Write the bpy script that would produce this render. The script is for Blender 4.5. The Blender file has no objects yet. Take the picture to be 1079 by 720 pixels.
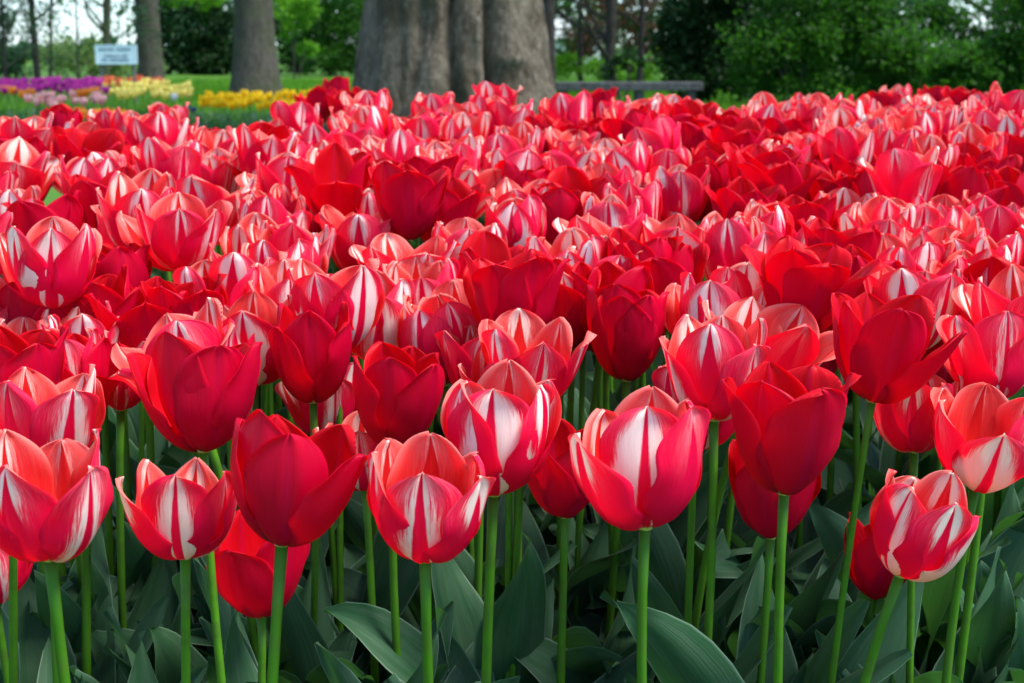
import bpy, math, random
import numpy as np
from mathutils import Vector, Matrix, Euler, Quaternion

scene = bpy.context.scene
COL = scene.collection
PI = math.pi

# ------------------------------------------------------------------ camera
F = 1500.0                      # focal length in photo pixels (photo 1079 x 720)
HOR = 48.0                      # horizon row
PITCH = math.atan((360.0 - HOR) / F)
CAMZ = 0.85
cd = bpy.data.cameras.new("camera")
cam = bpy.data.objects.new("camera", cd)
COL.objects.link(cam)
cam.location = (0, 0, CAMZ)
cam.rotation_euler = (PI / 2 - PITCH, 0, 0)
cd.sensor_width = 36.0
cd.lens = 36.0 * F / 1079.0
cd.clip_start = 0.05
cd.clip_end = 3000
cd.dof.use_dof = True
cd.dof.focus_distance = 1.08
cd.dof.aperture_fstop = 14.0
scene.camera = cam

# ------------------------------------------------------------------ light
SUN_EL = math.radians(62)
SUN_AZ = math.radians(105)      # from +Y (away from the camera) towards +X
world = bpy.data.worlds.new("World")
scene.world = world
world.use_nodes = True
wn = world.node_tree
wn.nodes.clear()
wo = wn.nodes.new("ShaderNodeOutputWorld")
wb = wn.nodes.new("ShaderNodeBackground")
ws = wn.nodes.new("ShaderNodeTexSky")
ws.sky_type = 'NISHITA'
ws.sun_disc = False
ws.sun_elevation = SUN_EL
ws.sun_rotation = SUN_AZ
ws.air_density = 1.0
ws.dust_density = 0.4
wb.inputs[1].default_value = 0.15
# thin bright cloud over the blue
wt = wn.nodes.new("ShaderNodeTexCoord")
wm = wn.nodes.new("ShaderNodeMapping"); wm.inputs["Scale"].default_value = (5, 5, 11)
wz = wn.nodes.new("ShaderNodeTexNoise"); wz.inputs["Scale"].default_value = 1.4; wz.inputs["Detail"].default_value = 6
wr = wn.nodes.new("ShaderNodeMapRange"); wr.interpolation_type = 'SMOOTHSTEP'
wr.inputs[1].default_value = .40; wr.inputs[2].default_value = .62; wr.inputs[3].default_value = .12; wr.inputs[4].default_value = .55
tint = wn.nodes.new("ShaderNodeMix"); tint.data_type = 'RGBA'; tint.blend_type = 'MULTIPLY'; tint.inputs[0].default_value = 1.0
tint.inputs[7].default_value = (.55, .74, .95, 1)
wx = wn.nodes.new("ShaderNodeMix"); wx.data_type = 'RGBA'; wx.inputs[7].default_value = (2.6, 3.0, 3.2, 1)
wn.links.new(wt.outputs["Generated"], wm.inputs[0]); wn.links.new(wm.outputs[0], wz.inputs["Vector"])
wn.links.new(wz.outputs[0], wr.inputs[0]); wn.links.new(wr.outputs[0], wx.inputs[0])
wn.links.new(ws.outputs[0], tint.inputs[6]); wn.links.new(tint.outputs[2], wx.inputs[6])
wn.links.new(wx.outputs[2], wb.inputs[0])
wn.links.new(wb.outputs[0], wo.inputs[0])
sl = bpy.data.lights.new("sun", 'SUN')
sl.energy = 3.1
sl.angle = math.radians(24)
sl.color = (1.0, 0.96, 0.90)
sun = bpy.data.objects.new("sun", sl)
COL.objects.link(sun)
sdir = Vector((math.sin(SUN_AZ) * math.cos(SUN_EL), math.cos(SUN_AZ) * math.cos(SUN_EL), math.sin(SUN_EL)))
sun.rotation_euler = sdir.to_track_quat('Z', 'Y').to_euler()
scene.view_settings.view_transform = 'Standard'
scene.view_settings.look = 'None'
scene.view_settings.gamma = 1
scene.view_settings.exposure = 1.42
scene.render.engine = 'CYCLES'
scene.cycles.max_bounces = 12
scene.cycles.transparent_max_bounces = 8
scene.cycles.transmission_bounces = 10
scene.cycles.diffuse_bounces = 8
scene.cycles.use_denoising = True


# ------------------------------------------------------------------ helpers
def at(px, py, t):
    """world point seen at photo pixel (px, py) at distance t along the camera's axis"""
    x = (px - 539.5) / F
    z = -(py - 360.0) / F
    c, s = math.cos(PITCH), math.sin(PITCH)
    return Vector((x * t, (c + s * z) * t, CAMZ + (c * z - s) * t))


def new_mesh(name, verts, faces, uv=None, mats=(), smooth=True, midx=None, vcol=None):
    """verts (n,3); faces (m,k) int array or list of arrays of differing k"""
    me = bpy.data.meshes.new(name)
    verts = np.asarray(verts, dtype=np.float32)
    groups = faces if isinstance(faces, list) else [faces]
    groups = [np.asarray(g, dtype=np.int32) for g in groups if len(g)]
    loops = np.concatenate([g.ravel() for g in groups])
    starts, tot, off = [], [], 0
    for g in groups:
        k = g.shape[1]
        starts.append(off + np.arange(len(g)) * k)
        tot.append(np.full(len(g), k))
        off += g.size
    starts = np.concatenate(starts).astype(np.int32)
    me.vertices.add(len(verts))
    me.vertices.foreach_set("co", verts.ravel())
    me.loops.add(len(loops))
    me.loops.foreach_set("vertex_index", loops)
    me.polygons.add(len(starts))
    me.polygons.foreach_set("loop_start", starts)
    if midx is not None:
        me.polygons.foreach_set("material_index", np.asarray(midx, dtype=np.int32))
    me.polygons.foreach_set("use_smooth", np.full(len(starts), smooth))
    if uv is not None:
        l = me.uv_layers.new(name="UVMap")
        l.data.foreach_set("uv", np.asarray(uv, dtype=np.float32)[loops].ravel())
    if vcol is not None:
        a = me.attributes.new("shade", 'FLOAT', 'POINT')
        a.data.foreach_set("value", np.asarray(vcol, dtype=np.float32))
    for m in mats:
        me.materials.append(m)
    me.update()
    me.validate()
    return me


def link(name, data, parent=None, loc=None, rot=None, scale=None):
    o = bpy.data.objects.new(name, data)
    COL.objects.link(o)
    if parent is not None:
        o.parent = parent
    if loc is not None:
        o.location = loc
    if rot is not None:
        o.rotation_euler = rot
    if scale is not None:
        o.scale = scale
    return o


def tag(o, label=None, cat=None, group=None, kind=None):
    if label: o["label"] = label
    if cat: o["category"] = cat
    if group: o["group"] = group
    if kind: o["kind"] = kind
    return o


def grid_faces(nu, nv):
    """quads for a vertex grid indexed j*nu+i"""
    i, j = np.meshgrid(np.arange(nu - 1), np.arange(nv - 1))
    a = (j * nu + i).ravel()
    return np.stack([a, a + 1, a + nu + 1, a + nu], axis=1)


def tube(points, radii, n=8, cap=True):
    """verts, quads of a round tube along points"""
    P = np.asarray(points, dtype=float)
    m = len(P)
    V = []
    up = np.array([0.0, 1.0, 0.123])
    for k in range(m):
        d = P[min(k + 1, m - 1)] - P[max(k - 1, 0)]
        d /= np.linalg.norm(d) + 1e-9
        a = np.cross(d, up)
        if np.linalg.norm(a) < 1e-3: a = np.cross(d, np.array([1.0, 0, 0]))
        a /= np.linalg.norm(a)
        b = np.cross(d, a)
        for q in range(n):
            th = 2 * PI * q / n
            V.append(P[k] + radii[k] * (math.cos(th) * a + math.sin(th) * b))
    Fq = []
    for k in range(m - 1):
        for q in range(n):
            r = (q + 1) % n
            Fq.append((k * n + q, k * n + r, (k + 1) * n + r, (k + 1) * n + q))
    if cap:
        V.append(P[-1]); top = len(V) - 1
        T = [((m - 1) * n + q, (m - 1) * n + (q + 1) % n, top) for q in range(n)]
    else:
        T = []
    return np.array(V), np.array(Fq), np.array(T).reshape(-1, 3)


class MB:
    """collects pieces into one mesh"""
    def __init__(self):
        self.v, self.q, self.t, self.n = [], [], [], 0
    def add(self, V, Q=(), T=()):
        self.v.append(np.asarray(V, float))
        if len(Q): self.q.append(np.asarray(Q) + self.n)
        if len(T): self.t.append(np.asarray(T) + self.n)
        self.n += len(V)
        return self
    def box(self, c, s, rz=0.0, bevel=0.0):
        x, y, z = [k / 2 for k in s]
        b = min(bevel, x * .4, y * .4, z * .4)
        V, Q = [], []
        # rounded-edge box as two nested rings per end
        lay = [(-z, b), (-z + b, 0), (z - b, 0), (z, b)] if b > 0 else [(-z, 0), (z, 0)]
        for zz, ins in lay:
            X, Y = x - ins, y - ins
            c8 = [(-X + b, -Y), (X - b, -Y), (X, -Y + b), (X, Y - b), (X - b, Y), (-X + b, Y), (-X, Y - b), (-X, -Y + b)] if b > 0 else [(-X, -Y), (X, -Y), (X, Y), (-X, Y)]
            for (px, py) in c8: V.append((px, py, zz))
        k = 8 if b > 0 else 4
        for L in range(len(lay) - 1):
            for q in range(k):
                r = (q + 1) % k
                Q.append((L * k + q, L * k + r, (L + 1) * k + r, (L + 1) * k + q))
        V = np.array(V)
        cc, ss = math.cos(rz), math.sin(rz)
        W = np.stack([V[:, 0] * cc - V[:, 1] * ss, V[:, 0] * ss + V[:, 1] * cc, V[:, 2]], 1) + np.array(c)
        T = []
        top = (len(lay) - 1) * k
        for q in range(1, k - 1):
            T.append((0, q + 1, q)); T.append((top, top + q, top + q + 1))
        return self.add(W, Q, T)
    def tube(self, pts, rad, n=8):
        V, Q, T = tube(pts, rad, n)
        return self.add(V, Q, T)
    def mesh(self, name, mats, smooth=False):
        V = np.concatenate(self.v)
        fs = []
        if self.q: fs.append(np.concatenate(self.q))
        if self.t: fs.append(np.concatenate(self.t))
        return new_mesh(name, V, fs, mats=mats, smooth=smooth)
    def build(self, name, mats, parent=None, smooth=False):
        return link(name, self.mesh(name, mats, smooth), parent)


# ------------------------------------------------------------------ node materials
class N:
    def __init__(self, name):
        self.m = bpy.data.materials.new(name)
        self.m.use_nodes = True
        self.t = self.m.node_tree
        self.t.nodes.clear()
    def node(self, typ, **kw):
        n = self.t.nodes.new(typ)
        for k, v in kw.items(): setattr(n, k, v)
        return n
    def link(self, a, b): self.t.links.new(a, b)
    def _in(self, sock, v):
        if v is None: return
        if hasattr(v, "is_output"): self.link(v, sock)
        else: sock.default_value = v
    def math(self, op, a, b=None, c=None, clamp=False):
        n = self.node("ShaderNodeMath", operation=op, use_clamp=clamp)
        self._in(n.inputs[0], a)
        if b is not None: self._in(n.inputs[1], b)
        if c is not None: self._in(n.inputs[2], c)
        return n.outputs[0]
    def sstep(self, x, a, b, lo=0.0, hi=1.0):
        n = self.node("ShaderNodeMapRange", interpolation_type='SMOOTHSTEP')
        self._in(n.inputs[0], x); self._in(n.inputs[1], a); self._in(n.inputs[2], b)
        n.inputs[3].default_value = lo; n.inputs[4].default_value = hi
        return n.outputs[0]
    def lin(self, x, a, b, lo, hi):
        n = self.node("ShaderNodeMapRange")
        n.clamp = True
        self._in(n.inputs[0], x); self._in(n.inputs[1], a); self._in(n.inputs[2], b)
        self._in(n.inputs[3], lo); self._in(n.inputs[4], hi)
        return n.outputs[0]
    def mix(self, f, a, b, typ='MIX'):
        n = self.node("ShaderNodeMix", data_type='RGBA', blend_type=typ)
        self._in(n.inputs[0], f)
        for s, v in ((n.inputs[6], a), (n.inputs[7], b)):
            if isinstance(v, tuple) and len(v) == 3: v = (*v, 1)
            self._in(s, v)
        return n.outputs[2]
    def vec(self, x, y, z):
        n = self.node("ShaderNodeCombineXYZ")
        for s, v in zip(n.inputs, (x, y, z)): self._in(s, v)
        return n.outputs[0]
    def noise(self, v, scale, detail=3, rough=.55, col=False):
        n = self.node("ShaderNodeTexNoise")
        self._in(n.inputs["Vector"], v)
        n.inputs["Scale"].default_value = scale
        n.inputs["Detail"].default_value = detail
        n.inputs["Roughness"].default_value = rough
        return n.outputs[1 if col else 0]
    def bump(self, h, strength, dist):
        n = self.node("ShaderNodeBump")
        n.inputs["Strength"].default_value = strength
        n.inputs["Distance"].default_value = dist
        self.link(h, n.inputs["Height"])
        return n.outputs[0]
    def principled(self, col, rough=.5, spec=.5, normal=None, **kw):
        n = self.node("ShaderNodeBsdfPrincipled")
        if isinstance(col, tuple) and len(col) == 3: col = (*col, 1)
        self._in(n.inputs["Base Color"], col)
        self._in(n.inputs["Roughness"], rough)
        self._in(n.inputs["Specular IOR Level"], spec)
        if normal is not None: self.link(normal, n.inputs["Normal"])
        for k, v in kw.items(): self._in(n.inputs[k], v)
        return n.outputs[0]
    def translucent(self, col, normal=None):
        n = self.node("ShaderNodeBsdfTranslucent")
        if isinstance(col, tuple) and len(col) == 3: col = (*col, 1)
        self._in(n.inputs[0], col)
        if normal is not None: self.link(normal, n.inputs["Normal"])
        return n.outputs[0]
    def mixsh(self, f, a, b):
        n = self.node("ShaderNodeMixShader")
        self._in(n.inputs[0], f)
        self.link(a, n.inputs[1]); self.link(b, n.inputs[2])
        return n.outputs[0]
    def out(self, sh):
        o = self.node("ShaderNodeOutputMaterial")
        self.link(sh, o.inputs[0])
        return self.m
    def pos(self):
        return self.node("ShaderNodeNewGeometry").outputs["Position"]
    def obj(self):
        return self.node("ShaderNodeTexCoord").outputs["Object"]
    def rnd(self):
        return self.node("ShaderNodeObjectInfo").outputs["Random"]


def uv_uv(n):
    s = n.node("ShaderNodeSeparateXYZ")
    n.link(n.node("ShaderNodeTexCoord").outputs["UV"], s.inputs[0])
    u = n.math('MULTIPLY_ADD', s.outputs[0], 2.0, -1.0)
    return u, s.outputs[1]


def petal_mat(name, outer, inside=False):
    """striped petal: crimson with a cream flame on both sides of a red midrib, feathered along the veins;
    the face turned into the cup is salmon orange"""
    n = N(name)
    u, v = uv_uv(n)
    r = n.rnd()
    r2 = n.math('FRACT', n.math('MULTIPLY', r, 17.31))
    r3 = n.math('FRACT', n.math('MULTIPLY', r, 91.7))
    seed = n.math('MULTIPLY', r, 60.0)
    au = n.math('ABSOLUTE', n.math('ADD', u, n.math('MULTIPLY', n.math('SUBTRACT', r3, .5), .10)))
    # veins run along v and fan outwards a little
    fan = n.math('MULTIPLY', u, n.math('MULTIPLY_ADD', v, -.35, 1.1))
    streak = n.noise(n.vec(n.math('MULTIPLY', fan, 16.0), n.math('MULTIPLY', v, 2.2), seed), 1.0, 4, .65)
    fine = n.noise(n.vec(n.math('MULTIPLY', fan, 62.0), n.math('MULTIPLY', v, 7.0), seed), 1.0, 3, .65)
    blot = n.noise(n.vec(n.math('MULTIPLY', u, 2.0), n.math('MULTIPLY', v, 2.2), seed), 1.0, 2, .5)
    jit = n.math('ADD', n.math('MULTIPLY', n.math('SUBTRACT', streak, .5), .60), n.math('MULTIPLY', n.math('SUBTRACT', fine, .5), .62))
    if outer and not inside:
        wide = n.node('ShaderNodeAttribute', attribute_type='OBJECT', attribute_name='flame').outputs['Fac']
        b = n.math('MULTIPLY', wide, n.lin(v, .22, .98, 1.10, .34))
        sg = n.math('SIGN', u)
        b = n.math('MULTIPLY', b, n.math('MULTIPLY_ADD', n.math('MULTIPLY', sg, n.math('SUBTRACT', r, .5)), .9, 1.0))
        b = n.math('MULTIPLY', b, n.lin(blot, .25, .75, .90, 1.12))
        c = n.math('ADD', n.lin(r, 0, 1, .03, .085), n.math('MULTIPLY', n.lin(v, .0, .85, .20, .0), r3))
        edge = n.math('ADD', b, n.math('MULTIPLY', jit, .98))
        m = n.sstep(n.math('SUBTRACT', edge, au), -.14, .12)
        m = n.math('MULTIPLY', m, n.sstep(n.math('ADD', v, n.math('MULTIPLY', jit, .18)), .015, .07))
    else:
        b = n.math('MULTIPLY', n.sstep(v, .36, .88), n.lin(r2, 0, 1, .04, .58))
        c = n.math('ADD', .025, n.math('MULTIPLY', n.lin(v, .35, 1.0, .30, .0), n.lin(r3, 0, 1, .6, 1.1)))
        edge = n.math('ADD', b, n.math('MULTIPLY', jit, .8))
        m = n.sstep(n.math('SUBTRACT', edge, au), -.09, .13)
    # red midrib wedge
    mid = n.sstep(n.math('SUBTRACT', au, n.math('ADD', c, n.math('MULTIPLY', jit, .10))), -.012, .028)
    m = n.math('MULTIPLY', m, mid, clamp=True)
    # pale dusting towards the upper rim
    dust = n.math('MULTIPLY', n.sstep(n.math('ADD', v, n.math('MULTIPLY', jit, .5)), .60, 1.0), n.sstep(fine, .36, .64))
    dust = n.math('MULTIPLY', dust, n.lin(r2, 0, 1, .05, .36))
    # fine pink-white frost beside the midrib, thinning towards the edges and the foot
    frost = n.math('MULTIPLY', n.sstep(n.math('ADD', v, n.math('MULTIPLY', jit, .35)), .46, .98), n.math('SUBTRACT', 1.0, n.sstep(au, .05, .75)))
    frost = n.math('MULTIPLY', frost, n.sstep(fine, .30, .58))
    frost = n.math('MULTIPLY', n.math('MULTIPLY', frost, mid), n.lin(r3, 0, 1, .05, .75))
    base = n.math('SUBTRACT', 1.0, n.sstep(v, .0, .10))
    if inside:
        red = n.mix(n.sstep(v, .15, .95), (.74, .008, .020), (.84, .050, .055))
        red = n.mix(n.math('MULTIPLY', n.sstep(streak, .4, .7), .35), red, (.86, .14, .085))
        red = n.mix(n.sstep(n.math('MULTIPLY', au, v), .45, .95), red, (.88, .30, .25))
        red = n.mix(n.math('SUBTRACT', 1.0, mid), red, (.72, .02, .02))
        red = n.mix(n.math('MULTIPLY', mid, n.math('MULTIPLY', dust, .8)), red, (.92, .62, .46))
        red = n.mix(n.math('MULTIPLY', frost, .9), red, (.94, .66, .56))
        col = n.mix(n.math('MULTIPLY', m, .9), red, (.92, .76, .64))
        tr = n.mix(m, (1.0, .12, .13), (1.0, .82, .68))
    else:
        red = n.mix(blot, (.78, .002, .060), (.86, .006, .112))
        red = n.mix(n.math('MULTIPLY', n.sstep(fine, .4, .7), .30), red, (.86, .016, .095))
        red = n.mix(frost, red, (.92, .58, .64))
        red = n.mix(n.math('MULTIPLY', mid, dust), red, (.92, .42, .52))
        cream = n.mix(blot, (.88, .83, .75), (.92, .88, .83))
        cream = n.mix(n.math('MULTIPLY', n.sstep(streak, .54, .72), .35), cream, (.82, .16, .26))
        col = n.mix(m, red, cream)
        col = n.mix(n.math('MULTIPLY', base, .55), col, (.62, .58, .40))
        tr = n.mix(m, (1.0, .040, .17), (1.0, .86, .76))
        tr = n.mix(frost, tr, (1.0, .52, .48))
        tr = n.mix(n.math('MULTIPLY', dust, mid), tr, (1.0, .50, .45))
    nrm = n.bump(n.math('ADD', fine, streak), .22, .0015)
    sh = n.mixsh(n.lin(m, 0, 1, .56, .40), n.principled(col, .48, .13, nrm), n.translucent(tr, nrm))
    return n.out(sh)


def red_petal_mat(name, inside=False):
    n = N(name)
    u, v = uv_uv(n)
    r = n.rnd()
    seed = n.math('MULTIPLY', r, 60.0)
    fan = n.math('MULTIPLY', u, n.math('MULTIPLY_ADD', v, -.35, 1.1))
    fine = n.noise(n.vec(n.math('MULTIPLY', fan, 34.0), n.math('MULTIPLY', v, 1.8), seed), 1.0, 3, .6)
    blot = n.noise(n.vec(n.math('MULTIPLY', u, 1.6), n.math('MULTIPLY', v, 1.6), seed), 1.0, 2, .5)
    au = n.math('ABSOLUTE', u)
    rib = n.math('SUBTRACT', 1.0, n.sstep(au, .0, .13))
    if inside:
        col = n.mix(blot, (.62, .002, .008), (.74, .006, .016))
    else:
        col = n.mix(blot, (.54, .0008, .034), (.66, .002, .060))
    col = n.mix(n.math('MULTIPLY', fine, .55), col, (.42, .001, .020))
    col = n.mix(n.math('MULTIPLY', rib, .42), col, (.54, .004, .085))
    low = n.math('SUBTRACT', 1.0, n.sstep(n.math('ADD', v, n.math('MULTIPLY', n.math('SUBTRACT', fine, .5), .10)), .03, .15))
    col = n.mix(n.math('MULTIPLY', low, .75), col, (.16, .012, .05))
    tr = n.mix(blot, (.90, .004, .030), (1.0, .010, .046))
    nrm = n.bump(fine, .22, .0012)
    sh = n.mixsh(.52, n.principled(col, .43, .17, nrm), n.translucent(tr, nrm))
    return n.out(sh)


def leaf_mat():
    n = N("tulip_leaf")
    u, v = uv_uv(n)
    r = n.rnd()
    seed = n.math('MULTIPLY', r, 40.0)
    line = n.noise(n.vec(n.math('MULTIPLY', u, 30.0), n.math('MULTIPLY', v, .9), seed), 1.0, 2, .5)
    blot = n.noise(n.vec(n.math('MULTIPLY', u, 2.5), n.math('MULTIPLY', v, 5.0), seed), 1.0, 4, .6)
    c0 = n.mix(r, (.017, .080, .026), (.044, .114, .054))
    col = n.mix(n.sstep(blot, .3, .75), c0, (.060, .124, .068))
    col = n.mix(n.math('MULTIPLY', n.sstep(line, .40, .62), .35), col, (.014, .046, .020))
    edge = n.sstep(n.math('ABSOLUTE', u), .93, .995)
    col = n.mix(n.math('MULTIPLY', edge, .7), col, (.20, .30, .20))
    nrm = n.bump(line, .25, .0012)
    sh = n.mixsh(.20, n.principled(col, .58, .12, nrm), n.translucent((.07, .24, .03), nrm))
    return n.out(sh)


def stem_mat():
    n = N("tulip_stem")
    p = n.obj()
    a = n.noise(p, 60, 3)
    r = n.rnd()
    c0 = n.mix(r, (.036, .140, .004), (.060, .190, .007))
    col = n.mix(n.sstep(a, .35, .7), c0, (.050, .130, .010))
    nrm = n.bump(a, .15, .001)
    return n.out(n.principled(col, .50, .20, nrm))


def plain(name, c1, c2, scale=8, rough=.6, spec=.3, bump=0, trans=None, tf=.3):
    n = N(name)
    p = n.obj()
    a = n.noise(p, scale, 4)
    col = n.mix(n.sstep(a, .3, .7), c1, c2)
    nrm = n.bump(a, .4, bump) if bump else None
    sh = n.principled(col, rough, spec, nrm)
    if trans: sh = n.mixsh(tf, sh, n.translucent(trans))
    return n.out(sh)


def foliage_mat(name, dark, light, tr, tf=.35):
    """leaf faces; 'shade' is each leaf's own random tint"""
    n = N(name)
    a = n.node("ShaderNodeAttribute", attribute_name="shade").outputs["Fac"]
    col = n.mix(a, dark, light)
    return n.out(n.mixsh(tf, n.principled(col, .5, .14), n.translucent(tr)))


def bark_mat(name, c1, c2, c3, scale=1.0, moss=0.0):
    n = N(name)
    p = n.obj()
    mp = n.node("ShaderNodeMapping")
    n.link(p, mp.inputs[0])
    mp.inputs["Scale"].default_value = (7 * scale, 7 * scale, 2.6 * scale)
    a = n.noise(mp.outputs[0], 1.0, 8, .68)
    mp2 = n.node("ShaderNodeMapping")
    n.link(p, mp2.inputs[0])
    mp2.inputs["Scale"].default_value = (24 * scale, 24 * scale, 9 * scale)
    f = n.noise(mp2.outputs[0], 1.0, 6, .7)
    big = n.noise(p, 1.7 * scale, 4, .6)
    col = n.mix(n.sstep(a, .34, .64), c1, c2)
    col = n.mix(n.sstep(f, .46, .74), col, c3)
    col = n.mix(n.math('MULTIPLY', n.sstep(big, .46, .66), .7), col, (c1[0] * .9, c1[1] * .95, c1[2] * .8))
    spot = n.noise(p, 9.0 * scale, 5, .7)
    col = n.mix(n.math('MULTIPLY', n.sstep(spot, .55, .70), .45), col, (c3[0] * 1.1, c3[1] * 1.12, c3[2] * 1.1))
    if moss: col = n.mix(n.math('MULTIPLY', n.sstep(big, .38, .62), moss), col, (.07, .11, .035))
    h = n.math('ADD', n.math('MULTIPLY', a, 1.0), n.math('MULTIPLY', f, .5))
    nrm = n.bump(h, 1.0, .085 / scale)
    return n.out(n.principled(col, .88, .15, nrm))


M = {}
M['pet_o'] = petal_mat("striped_outer_petal", True)
M['pet_i'] = petal_mat("striped_inner_petal", False)
M['pet_r'] = red_petal_mat("red_petal")
M['pet_in'] = petal_mat("striped_petal_inside", False, True)
M['pet_rin'] = red_petal_mat("red_petal_inside", True)
M['leaf'] = leaf_mat()
M['stem'] = stem_mat()
M['heart'] = plain("flower_heart", (.45, .42, .10), (.30, .36, .08), 200)
M['bark_big'] = bark_mat("bark_grey", (.066, .049, .033), (.160, .130, .094), (.26, .22, .165))
M['bark_mid'] = bark_mat("bark_brown", (.048, .042, .034), (.085, .076, .064), (.12, .108, .09), 1.5, .25)
M['bark_dark'] = bark_mat("bark_dark", (.030, .026, .022), (.060, .052, .044), (.08, .07, .06), 3)
M['bark_moss'] = bark_mat("bark_mossy", (.045, .045, .030), (.075, .078, .045), (.09, .10, .05), 3, .6)


# ------------------------------------------------------------------ terrain
def mound(x, y):
    """height of the ground: the near tulip bed is banked up towards its far side"""
    h = np.interp(y, [0.3, .75, .95, 1.2, 1.5, 1.9, 2.3, 3.0, 3.75, 4.15, 4.9, 6.5], [0, .0, .015, .045, .075, .098, .11, .135, .15, .12, .03, 0])
    left = np.interp(x / np.maximum(y, .3), [-.40, -.12], [0.9, 1.0])
    return h * left


def build_ground():
    xs = np.unique(np.concatenate([np.linspace(-3, 3, 61), np.linspace(-12, 12, 49), np.linspace(-60, 60, 41), [-1500, -800, -400, -200, -120, 120, 200, 400, 800, 1500]]))
    ys = np.unique(np.concatenate([[-300, -100, -30, -10, -4], np.linspace(-2, 7, 91), np.linspace(7, 40, 67), np.linspace(45, 120, 16), [160, 240, 400, 800, 2000]]))
    X, Y = np.meshgrid(xs, ys)
    Z = mound(X, Y)
    rng = np.random.default_rng(3)
    far = np.clip((Y - 8) / 4, 0, 1) * np.clip((200 - np.abs(X)) / 100, 0, 1) * np.clip((90 - Y) / 20, 0, 1)
    Z = Z + rng.normal(0, .012, Z.shape) * far
    n = N("lawn")
    p = n.pos()
    a = n.noise(p, 1.3, 4)
    f = n.noise(p, 24.0, 4, .7)
    col = n.mix(n.sstep(a, .3, .7), (.040, .120, .006), (.065, .170, .010))
    col = n.mix(n.sstep(f, .35, .7), col, (.048, .110, .014))
    m = n.out(n.principled(col, .8, .15, n.bump(f, .6, .03)))
    o = link("lawn", new_mesh("lawn", np.stack([X, Y, Z], -1).reshape(-1, 3), grid_faces(len(xs), len(ys)), mats=[m]))
    tag(o, kind="structure")
    n = N("soil")
    p = n.pos()
    f = n.noise(p, 40.0, 6, .7)
    col = n.mix(f, (.012, .009, .007), (.040, .030, .022))
    m = n.out(n.principled(col, .95, .1, n.bump(f, .9, .03)))
    M['soil'] = m

    def patch(name, x0, x1, y0, y1, nx, ny, edge):
        xs = np.linspace(0, 1, nx); ys = np.linspace(0, 1, ny)
        U, V = np.meshgrid(xs, ys)
        Y = y0 + (y1 - y0) * V
        X = x0 + (x1 - x0) * U
        if edge:                                   # far edge of the near bed curves
            far = np.interp(X, [-3.2, -1.2, -.3, .4, 3.5], [3.4, 3.45, 3.75, 4.1, 4.25])
            Y = y0 + (far - y0) * V
        Z = mound(X, Y) + (.03 if edge else .05)
        o = link(name, new_mesh(name, np.stack([X, Y, Z], -1).reshape(-1, 3), grid_faces(nx, ny), mats=[m]))
        tag(o, kind="structure")
    patch("bed_soil", -3.2, 3.5, .62, 4.0, 71, 71, True)
    patch("back_bed_soil", -6.0, -1.4, 9.4, 15.2, 12, 14, False)


build_ground()


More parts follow.
